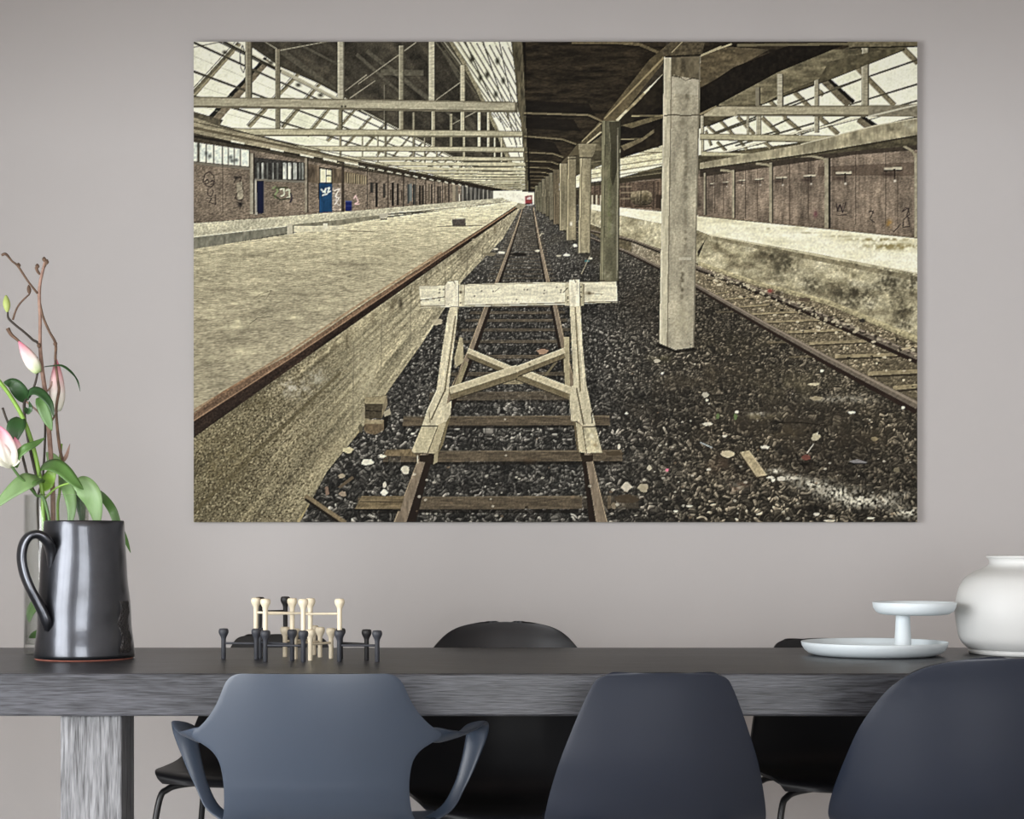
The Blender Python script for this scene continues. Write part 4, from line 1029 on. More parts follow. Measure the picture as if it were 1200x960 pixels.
for x0, w, y0, y1 in ((1013.5,8.6,57,134), (956.7,5.6,86,156), (914,7.4,86,125), (889,5.6,100,164), (876,2.6,136,160), (823,3.6,136,182), (1001,2,126,135), (1016,2,126,135)):
    line((x0, y0), (x0, y1), w, w, (160,154,130), grit(.2,.2,120,.8)); line((x0+w*.42, y0), (x0+w*.42, y1), w*.2, w*.2, (52,48,38), None, .8); line((x0-w*.4, y0), (x0-w*.4, y1), w*.18, w*.18, (210,206,182), None, .5)
beam(822, 178, 183.5, 930, 182, 184.5, (172,166,134)); beam(820, 157, 164.5, 1020, 160, 169, (170,163,132)); beam(829, 125, 136.5, 1075, 124, 137, (164,157,130))
poly([(1017,126),(1075,122),(1075,137),(1017,137)], (132,126,106), grit(.2,.3,121)); line((1017,137),(1075,123), 2, 2, (190,186,164))
poly(c5(1165,450, 930,492, 540,592, 200,655, 0,692, 0,728, 200,700, 620,640, 1165,545), (158,150,122), mul(grit(.28,.12,122), grit(.18,.5,123,.1)))
pline(c5(1165,545, 620,640, 200,700, 0,728), 1.8, (52,46,36)); pline(c5(1165,452, 930,494, 540,592), 1.4, (210,204,176), None, .7)
soft(*c5(1020,515)[0], 16, 4, (96,90,72), .6, 124); soft(*c5(1120,490)[0], 8, 6, (190,186,164), .7, 125)
# dim hall between the columns
poly([(640,226),(700,208),(778,190),(778,172),(726,186),(680,205)], (214,208,172), mul(grit(.25,.3,126,.8), grit(.1,.8,127)))
for y0 in (178, 186, 192, 197, 202): line((690, y0+13), (780, y0), 1.3, 1.6, (124,116,90), None, .7)
beam(726, 175, 180, 780, 173, 179, (196,190,156)); poly([(745,162),(772,162),(772,173),(745,173)], (66,60,46)); poly([(773,162),(778,162),(778,176),(773,176)], (190,184,154))
line((690,216),(780,206), 4, 6, (60,54,42), None, .9)
poly([(690,219),(780,210),(780,246),(690,240)], (96,82,68), mul(brick_tex(128,.3), grit(.3,.2,129,.05)))
for x0 in (697, 703, 728, 733, 738, 766, 771): line((x0, 213), (x0, 242), 1.4, 1.4, (52,44,36), None, .8)
for y0 in (219, 226, 233): line((727, y0), (740, y0), .8, .8, (190,176,140), None, .6)
for x0 in (694, 699, 704): line((x0, 229), (x0, 240), 2.2, 2.2, (196,188,160), None, .8)
poly(c4(640,845, 720,838, 748,852, 752,895, 738,915, 690,920, 650,912, 632,885), (116,106,84), lambda X, Y: 1.35-0.055*(Y-224)+0.5*(vnoise(X*.6, Y*.6, 130)-.5)); soft(*c4(715,875)[0], 4, 6, (76,68,48), .8); line(*c4(655,925, 750,925), 1.6, 1.6, (60,52,40)); line(*c4(690,842, 688,918), 1.2, 1.2, (70,62,46))
poly(c4(770,860, 806,862, 806,935, 770,932), (64,54,44))
# platform on the right
PLR = lambda X, Y: ramp(np.clip(fbm(X*.03, Y*.12, 131)*1.2, 0, 1), [(0.2, (206,200,166)), (.5, (231,227,196)), (.9, (240,237,212))])
poly([(690,239),(722,243),(818,252.5),(967,267.5),(1075,278.5),(1075,321),(955,297),(831,275.5),(774,262),(690,246)], PLR, grit(.06,.4,132))
for (x0, y0, rx, ry, aa) in ((1030,281,44,2.6,1.2), (1048,289,40,5,1.3), (985,277,24,2,.6), (945,273,20,1.4,.6), (1010,288,20,2,.5), (900,268,26,2,.5)): soft(x0, y0, rx, ry, (150,138,96), aa, 133)
pline([(818,253),(967,268),(1075,279)], 1.4, (96,84,66), None, .8)
def faceR(X, Y):
    n = fbm(X*.05, Y*.09, 134, 4)
    return ramp(n, [(0.2, (112,104,82)), (.42, (158,150,120)), (.6, (184,176,144)), (.85, (206,199,168))])
faceRp = [(1075,321),(955,297),(831,275.5),(817,270),(774,262),(690,245),(690,262),(740,281),(774,292),(818,309),(882,330),(972,354),(1075,398)]
poly(faceRp, faceR, mul(grit(.22,.25,135), grit(.2,.8,136)))
line((831,275.5),(1075,321), 2, 3, (206,198,164), None, .7); line((835,279),(1075,327), 4, 6, (120,112,88), grit(.4,.3,137), .6)
def stain(X, Y):
    return np.clip((fbm(X*.055, Y*.04, 138, 3)-.46)*5, 0, 1)*np.clip((fbm(X*.35, Y*.35, 139, 2)-.25)*2.2, 0, 1)*np.clip((X-880)/60, 0, 1)*.65
poly(faceRp, (58,54,44), None, stain)
for (x0, y0, rx, ry) in ((1060,365,16,14), (920,310,20,14), (1000,340,26,10), (1045,330,22,10), (900,300,18,8), (955,335,14,12)): soft(x0, y0, rx, ry, (62,58,46), .85, 140)
poly(c8(272,265, 305,215, 300,230, 275,290), (54,48,38)); soft(1020,372,40,6,(206,198,162),.6,141,.6)
poly([(818,306),(882,328),(972,352),(1075,394),(1075,404),(972,362),(882,336),(818,314)], (176,166,128), grit(.35,.5,142), .8)
# right track bed
bed = [(740,281),(818,311),(882,333),(972,358),(1075,402),(1075,474),(969,420),(816,335),(740,297)]
poly(bed, ballast, lambda X, Y: np.clip(1.9-(Y-330)*0.006, 1.2, 2)); poly(bed, (126,114,86), grit(.3,.5,143), .42)
poly([(690,262),(740,281),(740,300),(690,272)], (96,88,68), grit(.4,.4,144))
for y8, xa, xb, w in ((437,335,405,5), (460,365,490,6), (490,440,570,7), (520,490,680,8), (552,560,780,9), (594,640,870,11), (640,735,970,12), (695,840,1110,14), (765,975,1190,17), (825,1080,1190,18)):
    line(*c8(xa,y8+4, xb,y8-6), w/3.529, w/3.529, (140,128,98), grit(.25,.3,145)); line(*c8(xa,y8+4+w*.7, xb,y8-6+w*.7), w/7, w/7, (46,40,32), None, .8)
for y8, xa, xb, w in ((515,350,420,5), (640,560,650,8), (700,650,760,9)): line(*c8(xa,y8, xb,y8-3), w/3.529, w/3.529, (104,94,72), grit(.3,.3,146), .7)
def rail(pts, ws):
    for i in range(len(pts)-1):
        p, q = pts[i], pts[i+1]; w0, w1 = ws[i], ws[i+1]
        line((p[0], p[1]+w0*.5), (q[0], q[1]+w1*.5), w0*1.0, w1*1.0, (44,34,28)); line(p, q, w0*.8, w1*.8, (102,93,80), grit(.2,.5,147)); line((p[0], p[1]-w0*.22), (q[0], q[1]-w1*.22), w0*.26, w1*.26, (158,144,124), None, .6)
rail([(655,262),(740,281),(774,294),(816.5,313.5),(910,347.5),(1002,386),(1075,418)], [1.2,3,3.4,4,5.5,7.5,9])
rail([(655,264),(740,297),(774,313.5),(816.5,335),(900,382),(969,420),(1075,475)], [1.2,3.2,3.8,4.6,6.5,8.5,11])
line(*c8(1100,672, 1180,655), 2.4, 2.4, (172,158,126)); soft(902,341,4,2.6,(150,64,60),.9); soft(912,343,6,3,(60,54,44),.9); soft(918,343,4,2,(196,190,170),.7,148); blob(943,351,7,2.6,(92,80,66),1,3); blob(1010,376,4,2.5,(56,52,46),1,4)
for j in range(90):
    rr = random.Random(900+j); t = rr.random(); x0 = 830+t*240; y0 = 322+t*84+rr.random()*(10+t*52)-4
    blob(x0, y0, 1+rr.random()*1.6, .8+rr.random()*.8, (196,186,156) if rr.random() < .6 else (40,36,30), .85, j)

for j in range(150):
    rr = random.Random(3000+j); t = rr.random(); x0 = 835+t*238; y0 = 318+t*86+rr.random()*(6+t*8)
    blob(x0, y0, 1+rr.random()*1.8, .8+rr.random()*1.0, (60,54,44) if rr.random() < .5 else (182,172,142), .8, j+500)
# ---- canopy over the tracks in the middle
poly([(612,49),(780,49),(780,66),(727,143),(690,170),(660,200),(626,226),(619,226),(618,170)], (44,38,28), mul(grit(.55,.05,150,.25), grit(.3,.3,151,.8)))
for (a, b) in (((616,118),(690,122)), ((616,138),(672,140)), ((617,160),(650,168))): poly([(a[0], a[1]), (b[0], b[1]), (b[0]+8, b[1]+14), (a[0], a[1]+13)], (22,19,15), None, .7)
for pp, w in (((65,425, 410,435, 490,472),2.0), ((65,548, 270,565, 345,592),1.6), ((70,634, 220,642, 275,662),1.4), ((75,682, 210,686, 250,700),1.3), ((80,715, 190,718, 225,730),1.1), ((82,740, 175,742, 205,752),1), ((84,762, 165,763, 190,770),.9), ((85,780, 155,781, 175,788),.8), ((88,798, 150,800),.7), ((90,822, 135,826),1.2)):
    pline(c4(*pp), w, (134,122,90), None, .7)
    q = [(x_, y_+w*1.2) for x_, y_ in c4(*pp)]; pline(q, w*.8, (16,14,11), None, .8)
pline(c4(320,50, 560,50, 680,58, 820,118), 4.0, (96,86,62), grit(.3,.4,152)); pline(c4(320,58, 560,58, 680,68, 820,128), 1.2, (22,19,15))
poly([(616,49),(612,49),(616,90),(622,226),(619,226)], (26,22,17))
# long beam on the columns
poly(c4(490,450, 735,140, 830,60, 830,130, 560,470, 490,470), (92,82,60), mul(grit(.3,.1,153), grit(.2,.5,154)))
poly(c4(560,470, 812,215, 812,255, 600,470), (50,44,33)); line(*c4(495,455, 812,128), 1.6, 2.4, (148,134,98)); line(*c4(560,465, 812,222), 2.4, 4.2, (150,138,104), grit(.3,.4,155)); line(*c4(710,318, 812,225), 3.4, 4.2, (206,198,166)); line(*c4(560,466, 615,410), 3, 3, (190,182,150))
poly(c4(365,585, 470,470, 480,520, 400,588), (84,76,56), grit(.3,.4,156)); line(*c4(375,575, 478,478), 1.2, 1.6, (146,134,100)); line(*c4(400,588, 478,525), 1.6, 1.8, (176,166,132))
poly(c4(300,655, 350,590, 365,600, 365,650), (88,80,60)); poly(c4(262,690, 300,652, 310,672, 280,700), (84,76,58))
# canopy right of the columns
poly([(727,143),(778,86),(778,170),(727,186)], (40,35,26), grit(.4,.2,157)); poly(c4(582,500, 810,380, 810,470, 700,560, 582,612), (30,26,20), grit(.4,.2,158)); poly(c4(585,490, 810,430, 810,450, 640,505), (112,102,74), grit(.3,.3,159), .8); line(*c4(640,440, 810,438), 1.2, 1.2, (150,138,102)); line(*c4(582,565, 700,562), 1.2, 1, (120,110,82))
poly(c4(582,600, 700,555, 760,510, 760,530, 690,580, 600,625), (120,110,82), grit(.3,.3,160), .8)
poly([(820,49),(1010,49),(905,92),(829,134),(820,136)], (46,40,30), mul(grit(.5,.05,161,.2), grit(.3,.4,162)))
poly(c5(0,120, 150,70, 370,85, 180,190, 0,290), (98,88,66), mul(grit(.35,.06,163,.25), grit(.25,.4,164)), .9)
poly(c5(120,350, 420,200, 700,85, 870,85, 860,140, 640,240, 440,320, 340,375, 100,385), (110,103,80), mul(grit(.4,.06,165,.2), grit(.2,.5,166)))
poly(c5(640,240, 690,150, 880,105, 1060,70, 1090,85, 860,180, 690,245, 640,262), (92,86,66), grit(.35,.2,167))
poly(c5(0,300, 180,180, 480,60, 800,50, 700,90, 420,205, 60,400, 0,430), (30,26,20), grit(.4,.3,168))
line(*c5(0,118, 170,55), 2, 2, (176,166,130)); line(*c5(200,62, 800,55), 3, 2.5, (104,96,72)); poly(c5(790,42, 1165,42, 1165,66, 800,76), (112,104,80), grit(.3,.3,169)); line(*c5(800,76, 1165,68), 1.6, 1.6, (36,32,25))
line(*c5(0,432, 90,390), 2.4, 3, (130,120,92)); line(*c5(310,285, 310,385), 5.4, 5.4, (128,122,102)); line(*c5(430,215, 430,390), 7.4, 7.4, (178,172,148), grit(.2,.2,170,.8)); line(*c5(444,215, 444,390), 1.2, 1.2, (58,52,42)); line(*c5(322,285, 322,385), 1.4, 1.4, (56,50,40)); poly(c5(20,432, 90,392, 200,390, 200,440, 20,442), (168,160,132), grit(.2,.3,171))

poly([(590,225.5),(626,225.5),(626,237),(616,239.5),(607,238),(590,233)], (236,233,212), grit(.05,.5,172))
poly([(607,238),(616,239.5),(619,238),(612,246),(604,243)], (150,143,118), grit(.2,.6,173))
poly([(615.5,230),(623.5,229),(624,238.5),(615.5,239)], (142,62,62), grit(.3,1,58)); poly([(617.5,231.5),(622,231),(622,234),(617.5,234.2)], (200,180,176)); line((615,239.4),(624.5,239), 1.2, 1.2, (70,40,38))
# ---- columns
def column(xa, xb, xc, xd, yt, yb, col, seed, dark=.0):
    """front face and lit left bevel; xa..xb top, xc..xd bottom"""
    poly([(xa, yt), (xb, yt), (xd, yb), (xc, yb)], col, mul(grit(.22,.12,seed,.03), mul(grit(.16,.7,seed+1), grit(.22,.25,seed+2,.02))))
    w, w2 = (xb-xa), (xd-xc)
    poly([(xa, yt), (xa+w*.17, yt), (xc+w2*.19, yb), (xc, yb)], tuple(min(255, c*1.22) for c in col), grit(.15,.3,seed+3,.05))
    line((xa+w*.18, yt), (xc+w2*.2, yb), max(.5, w*.03), max(.5, w*.03), tuple(c*.6 for c in col), None, .8)
    line((xb-w*.03, yt), (xd-w2*.03, yb), max(.6, w*.07), max(.6, w*.07), tuple(c*.5 for c in col), None, .7)
for (xa, xb, xc, xd, yt, yb, cc) in ((627,631,628,632,218,247,(104,100,80)), (631,635,631.5,635.5,214,249,(96,92,74)), (635,639,635.5,640,210,251,(110,104,84)), (639,643.5,639.5,644,207,254,(96,90,72)), (643.5,648,644,649,203,258,(112,106,86)), (648.5,655.5,649,655.5,199,263,(104,94,74)), (656,665,656,664.5,192,270,(136,128,102)), (665.6,675,664,675,184,281.5,(140,131,104)), (680,693.5,677.5,691.5,170,296.5,(138,130,104))):
    column(xa, xb, xc, xd, yt, yb, cc, int(xa))
    line(((xa+xd)/2, yb), ((xa+xd)/2+3, yb+1), 2, 2, (34,30,24), None, .6)
poly(c4(355,590, 452,590, 440,640, 425,668, 362,668), (130,122,96), grit(.25,.3,180)); line(*c4(360,664, 428,664), 1.2, 1.2, (50,44,34)); line(*c4(300,670, 342,668), 1.4, 1.4, (60,54,42)); soft(*c7(757,170)[0], 1.8, 3, (236,232,214), 1); line(*c7(797,250, 797,305), .8, .8, (200,192,164), None, .7)
column(705.5, 727, 703, 725, 142, 329, (98,95,74), 183); poly(c4(520,470, 575,470, 570,700, 540,820, 525,760, 530,600), (48,45,34), grit(.3,.3,184,.05), .7)
soft(717,262,5,34,(140,136,112),.6,185); soft(714,240,3,60,(126,136,86),.4,186); soft(710,322,8,6,(168,162,136),.6,187); line((703,330),(726,331), 3, 3, (28,25,20), None, .7); soft(709,203,5,6,(150,142,112),.6); line((724,150),(723,326), 1.4, 1.4, (156,150,128), None, .6)
COLM = (164, 157, 134)
poly([(778,64),(821,64),(813,407),(791,410),(772.5,402)], COLM, mul(grit(.2,.1,190,.025), mul(grit(.14,.7,191), grit(.12,.05,192))))
poly([(778,66),(786,66),(781,407),(772.5,402)], (186,179,152), grit(.16,.4,193,.05)); line((787,66),(782,406), 1.0, 1.0, (108,100,82), None, .9); line((779,66),(773.5,402), 1.0, 1.0, (206,200,176), None, .8)
poly([(787,66),(820,64),(819.5,94),(808,92),(796,90),(787,88)], (104,96,76), grit(.35,.2,194,.1)); pline([(787,89),(797,91),(803,95),(811,92),(819,93)], 1.2, (60,54,42)); soft(800,78,5,12,(60,54,42),.7,195); poly([(788,92),(818,95),(818,112),(788,110)], (180,174,152), grit(.15,.3,196), .6)
pline([(778,136),(790,134.5),(800,136),(820,135)], 1.5, (84,76,60)); soft(805,115,4,14,(92,86,70),.7,197); soft(804,200,4,50,(96,90,74),.75,198); soft(800,145,6,10,(112,106,88),.6,199); line((820,66),(812.5,407), 1.8, 1.6, (104,98,82), None, .7)
soft(799,330,3,28,(74,68,54),.9,201); soft(803,280,3,40,(98,92,76),.6,202); poly(c8(195,288, 248,288, 246,300, 197,300), (196,190,168), None, .6); soft(800,375,14,22,(176,168,138),.5,203); poly([(772.5,402),(791,410),(813,407),(816,410),(794,414),(770,406)], (26,23,18), None, .8)
poly([(774,62),(786,49),(826,49),(822,66),(778,67)], (84,76,58), grit(.4,.4,204)); line((779,67),(822,65), 2.2, 2.2, (40,36,28)); line((787,62),(800,49), 1.4, 1.4, (160,150,116)); line((821,66),(845,55), 2.2, 2, (168,158,124))

# ---- middle track
ys = [581.5, 528, 487.5, 459, 436, 416, 398.5, 385, 374, 365, 357.5, 350]
v = 343.0; st = 6.4
while v > 250: ys.append(v); v -= st; st = max(1.6, st*.93)
for i, y0 in enumerate(ys):
    d = y0-VPY; h = d*.040 if y0 > 450 else d*.020
    xl, xr = (619-d*.565, 621+d*.36) if y0 > 470 else (619-d*.50, 621+d*.30)
    a_ = 1.0 if y0 > 470 else (.7 if y0 > 345 else .38)
    poly([(xl, y0+h*.1), (xr, y0-h*.1), (xr+1, y0+h), (xl-1, y0+h*1.1)], (90,80,64), mul(grit(.3,.08,210+i,.6), grit(.2,.7,211)), a_)
    line((xl, y0+h*1.25), (xr, y0+h*1.2), h*.32, h*.32, (24,21,17), None, .6*a_); line((xl, y0+.3), (xr, y0), max(.6, h*.12), max(.6, h*.12), (150,138,110), None, .3*a_)
poly([(351,613),(383,553),(405,553),(420,575),(413,613)], ballast, None, .9)
for (x0, x1, y0, y1) in ((682,712,575,600), (716,760,575,600), (455,470,524,545)): poly([(x0,y0),(x1,y0),(x1,y1),(x0,y1)], ballast, None, .55)
# rails
def vrail(pts, side):
    for (p, q) in zip(pts[:-1], pts[1:]):
        (ax, aw, ay), (bx, bw, by) = p, q
        poly([(ax, ay), (ax+aw, ay), (bx+bw, by), (bx, by)], (126,113,94), grit(.2,.4,215,.1))
        if side < 0: poly([(ax+aw, ay), (ax+aw*1.75, ay), (bx+bw*1.75, by), (bx+bw, by)], (40,32,26)); line((ax+.7, ay), (bx+.4, by), 1, .6, (176,158,126), None, .7)
        else: poly([(ax-aw*.6, ay), (ax, ay), (bx, by), (bx-bw*.6, by)], (40,32,26)); line((ax+aw-.7, ay), (bx+bw-.4, by), 1, .6, (176,158,126), None, .7)
vrail([(461,15,613),(489,9.5,541),(549,6.2,409),(567.5,5.2,360),(580,4.2,331),(594,3.0,295),(603,2.0,270),(611.5,1.1,246)], -1)
vrail([(698.7,13.5,613),(687,8,541),(658,6,409),(648,5,359),(640,4.4,330),(632,3,290),(628,2,265),(624.5,1.1,243)], 1)
# litter in the far track
for (x0, y0, rx, ry, cc) in ((588,296,4,1.8,(214,208,188)), (581,292,3,1.2,(190,184,160)), (630,294,3,1.2,(196,190,166)), (664,299,4,1.6,(232,228,212)), (674,288,2.4,2,(236,232,218)), (655,300,3,1.2,(170,164,140)), (574,298,8,2,(120,112,90)), (608,298,10,2,(30,26,22)), (692,303,2,1.4,(200,194,170)), (636,412,7,3,(160,130,104)), (688,306,3,1.2,(60,110,110)), (770,423,4,2,(176,168,146)), (513,377,6,4,(176,166,138)), (556,281,4,1,(150,142,116))):
    blob(x0, y0, rx, ry, cc, .95, int(x0))
pline(c7(610,230, 618,215, 630,216), 1, (196,188,160)); pline(c7(805,405, 845,320), .9, (150,142,118))

# ---- buffer stop
BUF = (196, 187, 156)
bt = mul(grit(.16,.25,220,.06), grit(.14,.8,221)); bth = mul(grit(.14,.05,222,.4), grit(.12,.8,223))
DK = (92, 82, 60)
# rear struts and shoes
poly(c7(235,700, 250,705, 255,815, 215,845, 210,800), (166,156,124), bt); poly(c7(205,935, 262,810, 275,822, 225,960, 190,960), (140,130,100), bt); line(*c7(240,830, 205,930), 1, 1, (60,52,40))
poly(c7(725,700, 748,700, 752,960, 730,960, 722,810), (166,156,124), bt); line(*c7(690,812, 636,880), 2.6, 2.6, (104,96,74)); poly(c7(430,900, 545,900, 530,920, 440,920), (150,138,106), grit(.3,.5,224), .8)
# X brace
def brace(a, b, w):
    (ax, ay), (bx, by) = a, b
    line((ax, ay+w*.55), (bx, by+w*.55), w*.9, w*.9, (110,100,76), grit(.2,.5,225)); line(a, b, w*.75, w*.75, (188,178,146), grit(.16,.5,226)); line((ax, ay-w*.38), (bx, by-w*.38), .9, .9, (222,214,184), None, .7); line((ax, ay+w*.38), (bx, by+w*.38), .8, .8, (70,62,46), None, .7); line((ax, ay+w*1.0), (bx, by+w*1.0), 1, 1, (28,24,19), None, .8)
q = c7(272,764, 495,858); brace(q[0], q[1], 8.5); q = c7(495,852, 768,957); brace(q[0], q[1], 11.5)
q = c7(726,764, 500,852); brace(q[0], q[1], 9); q = c7(505,848, 190,952); brace(q[0], q[1], 11.5)
soft(*d2(455,165)[0], 2, 2, (74,64,48), .9); soft(*d2(905,165)[0], 3, 3, (110,98,74), .9); soft(*c7(563,828)[0], 1.5, 1.5, (90,80,60), .9)
# left leg
poly(c7(190,560, 232,560, 222,640, 200,800, 182,960, 125,960, 150,780, 178,600), BUF, bt); poly(d2(355,120, 400,130, 388,200, 410,185, 405,260, 380,290, 345,300, 280,296, 300,235, 345,140), BUF, bt)
poly(d2(280,296, 350,296, 305,415, 230,415), (186,177,144), bt); poly(d2(352,290, 388,275, 345,420, 308,415), (172,162,130), bt); poly(d2(388,275, 408,240, 372,380, 345,430), (112,102,76), bt)
poly(d2(268,425, 335,420, 330,462, 268,452), (44,36,28)); poly(d2(335,420, 352,400, 348,455, 330,465), (150,140,110)); line(*d2(280,297, 350,297), 1.2, 1.2, (60,52,40)); line(*d2(350,297, 305,415), .9, .9, (70,62,46)); line(*c7(216,600, 165,955), 1.5, 2, (120,110,84)); line(*c7(206,600, 150,950), 1, 1.2, (222,214,184), None, .7); line(*d2(385,130, 320,270), 1.6, 1.6, (96,86,64)); line(*d2(345,140, 300,235), 1, 1, (226,220,192), None, .7); line(*d2(312,235, 316,285), .9, .9, (110,100,76)); line(*d2(232,416, 305,418), 1.2, 1.2, (70,60,46)); line(*d2(260,425, 262,462), 1, 1, (214,206,180), None, .8)
line(*c7(232,560, 215,700), 1, 1, (70,62,46)); soft(*d2(370,215)[0], 3, 3, (214,206,176), .8)
# right leg
poly(c7(750,545, 800,545, 812,760, 832,960, 770,960, 762,780), BUF, bt); poly(d2(938,120, 1003,120, 1022,215, 1042,295, 988,298, 965,275, 935,275, 928,180), BUF, bt)
poly(d2(985,300, 1042,298, 1072,415, 1005,418), (190,181,148), mul(bt, grit(.2,.2,227))); poly(d2(950,275, 985,300, 1002,415, 968,410), (182,172,140), bt); poly(d2(945,275, 955,280, 970,412, 960,400), (100,90,68))
poly(d2(975,425, 1032,422, 1030,452, 985,455), (48,40,31)); line(*d2(985,300, 1042,300), 1.2, 1.2, (60,52,40)); line(*d2(985,300, 1003,416), .9, .9, (76,68,50)); line(*c7(776,560, 800,955), 1.6, 2, (126,116,90)); line(*c7(788,560, 818,955), 1, 1.2, (224,216,188), None, .7); line(*d2(958,130, 990,290), 1.6, 2, (104,94,72)); line(*d2(1024,235, 1028,285), 1.6, 1.2, (60,54,42)); soft(*d2(1025,340)[0], 3, 3, (220,214,190), .8); soft(*d2(1040,380)[0], 3.4, 3, (150,132,96), .8); line(*d2(1005,418, 1072,416), 1.2, 1.2, (70,60,46)); soft(*d2(938,165)[0], 4, 4, (206,198,166), .8)
# cross board
poly(c7(45,460, 500,446, 970,440, 975,538, 520,552, 55,562), (212,206,178), bth)
poly(c7(258,456, 730,446, 730,548, 258,556), (220,214,186), bth); pline(c7(50,528, 100,522, 165,512), 1.0, (70,62,48)); pline(c7(50,557, 975,534), 1.2, (120,110,86)); line(*c7(45,461, 970,441), .9, .9, (150,142,116), None, .7)
for a in (255, 815): line(*c7(a,452, a+2,552), 1, 1, (96,86,66))
poly(c7(166,462, 180,438, 228,436, 232,500, 228,556, 166,556), (224,217,190), bt); poly(c7(748,432, 795,429, 800,500, 800,556, 750,556), (224,217,190), bt); line(*c7(230,455, 232,556), 1.2, 1.2, (84,74,56)); line(*c7(798,448, 801,556), 1.4, 1.4, (84,74,56)); line(*c7(166,462, 167,556), .8, .8, (150,140,112)); poly(c7(728,450, 748,448, 750,552, 728,552), (196,188,158), bt); poly(c7(232,456, 256,455, 258,555, 232,556), (200,192,162), bt); poly(c7(800,448, 814,448, 816,552, 802,554), (176,168,138), bt)
pline(c7(182,438, 206,436, 212,450), 1, (110,100,76)); pline(c7(760,432, 772,428, 780,445), 1, (110,100,76))
for (x0, y0) in ((142,478), (140,492), (140,528), (160,478), (239,540), (305,508), (338,484), (392,486), (538,478), (552,478), (632,482), (630,496), (502,525), (690,466), (710,480), (742,512), (742,520), (742,535), (804,465), (804,490), (804,512), (708,490)): soft(*c7(x0, y0)[0], 1.0, 1.0, (34,28,22), 1)
soft(*c7(240,490)[0], 2.2, 2.2, (70,60,46), 1); soft(*c7(842,495)[0], 2.4, 2.2, (60,52,40), 1); line(*c7(842,495, 905,500), .9, .9, (110,100,78), None, .8); pline(c7(720,492, 742,468), 1, (80,70,54)); soft(*c7(835,495)[0], 7, 4, (120,108,84), .5); line(*c7(425,468, 400,486), .7, .7, (120,110,86), None, .7); poly(c7(225,740, 225,560, 240,640), (40,36,28), None, .5)

# ---- bricks, planks and rubble in front
poly(d1(890,195, 1000,185, 1005,230, 975,300, 890,302), (120,110,86), grit(.3,.4,230)); poly(d1(890,225, 980,228, 975,300, 892,302), (74,67,52), grit(.3,.5,231)); poly(d1(890,198, 1000,188, 985,228, 893,228), (150,139,108), grit(.25,.5,232)); line(*d1(893,262, 978,266), 1.2, 1.2, (34,30,24))
poly(d1(893,305, 985,308, 985,360, 945,382, 900,375, 885,355), (104,90,68), grit(.3,.5,233)); poly(d1(893,305, 985,308, 980,328, 890,328), (146,134,104), grit(.25,.5,234)); poly(d1(985,300, 1010,290, 1000,350, 985,360), (28,25,20)); poly(d1(985,270, 1015,250, 1022,280, 990,292), (158,150,124)); poly(d1(868,285, 890,262, 888,300), (150,142,116))
for k_, cc in ((0, (120,106,80)), (1, (34,29,23))): line((d1(590,690)[0][0], d1(590,690)[0][1]+k_*3.4), (d1(790,830)[0][0], d1(790,830)[0][1]+k_*3.4), 6-3*k_, 8-4*k_, cc, grit(.2,.5,235))
poly(d1(840,755, 875,690, 1090,690, 1070,757), (110,97,72), mul(grit(.3,.08,236,.7), grit(.2,.7,237))); line(*d1(865,718, 1080,720), 1, 1, (50,43,33)); line(*d1(836,758, 1070,760), 2, 2, (22,19,15)); poly(d1(988,488, 1000,458, 1120,455, 1150,490), (116,102,76), grit(.3,.4,238)); poly(d1(755,645, 825,590, 838,600, 770,650), (92,80,62)); poly(d1(690,645, 705,640, 712,680, 695,690), (120,100,84))
for (x0, y0, rx, ry, cc) in ((805,460,6.5,3.4,(200,190,150)), (905,520,7,4,(222,218,196)), (978,490,4,2,(220,214,190)), (1095,560,5,5,(206,200,176)), (988,672,4,3.4,(226,222,204)), (990,635,2,4,(196,190,170)), (780,680,4,3,(150,134,112)), (775,590,4,2.5,(160,148,122)), (1128,378,1.6,1.4,(230,226,208)), (870,350,2.6,5,(90,84,66))): blob(*d1(x0, y0)[0], rx, ry, cc, .95, int(x0))
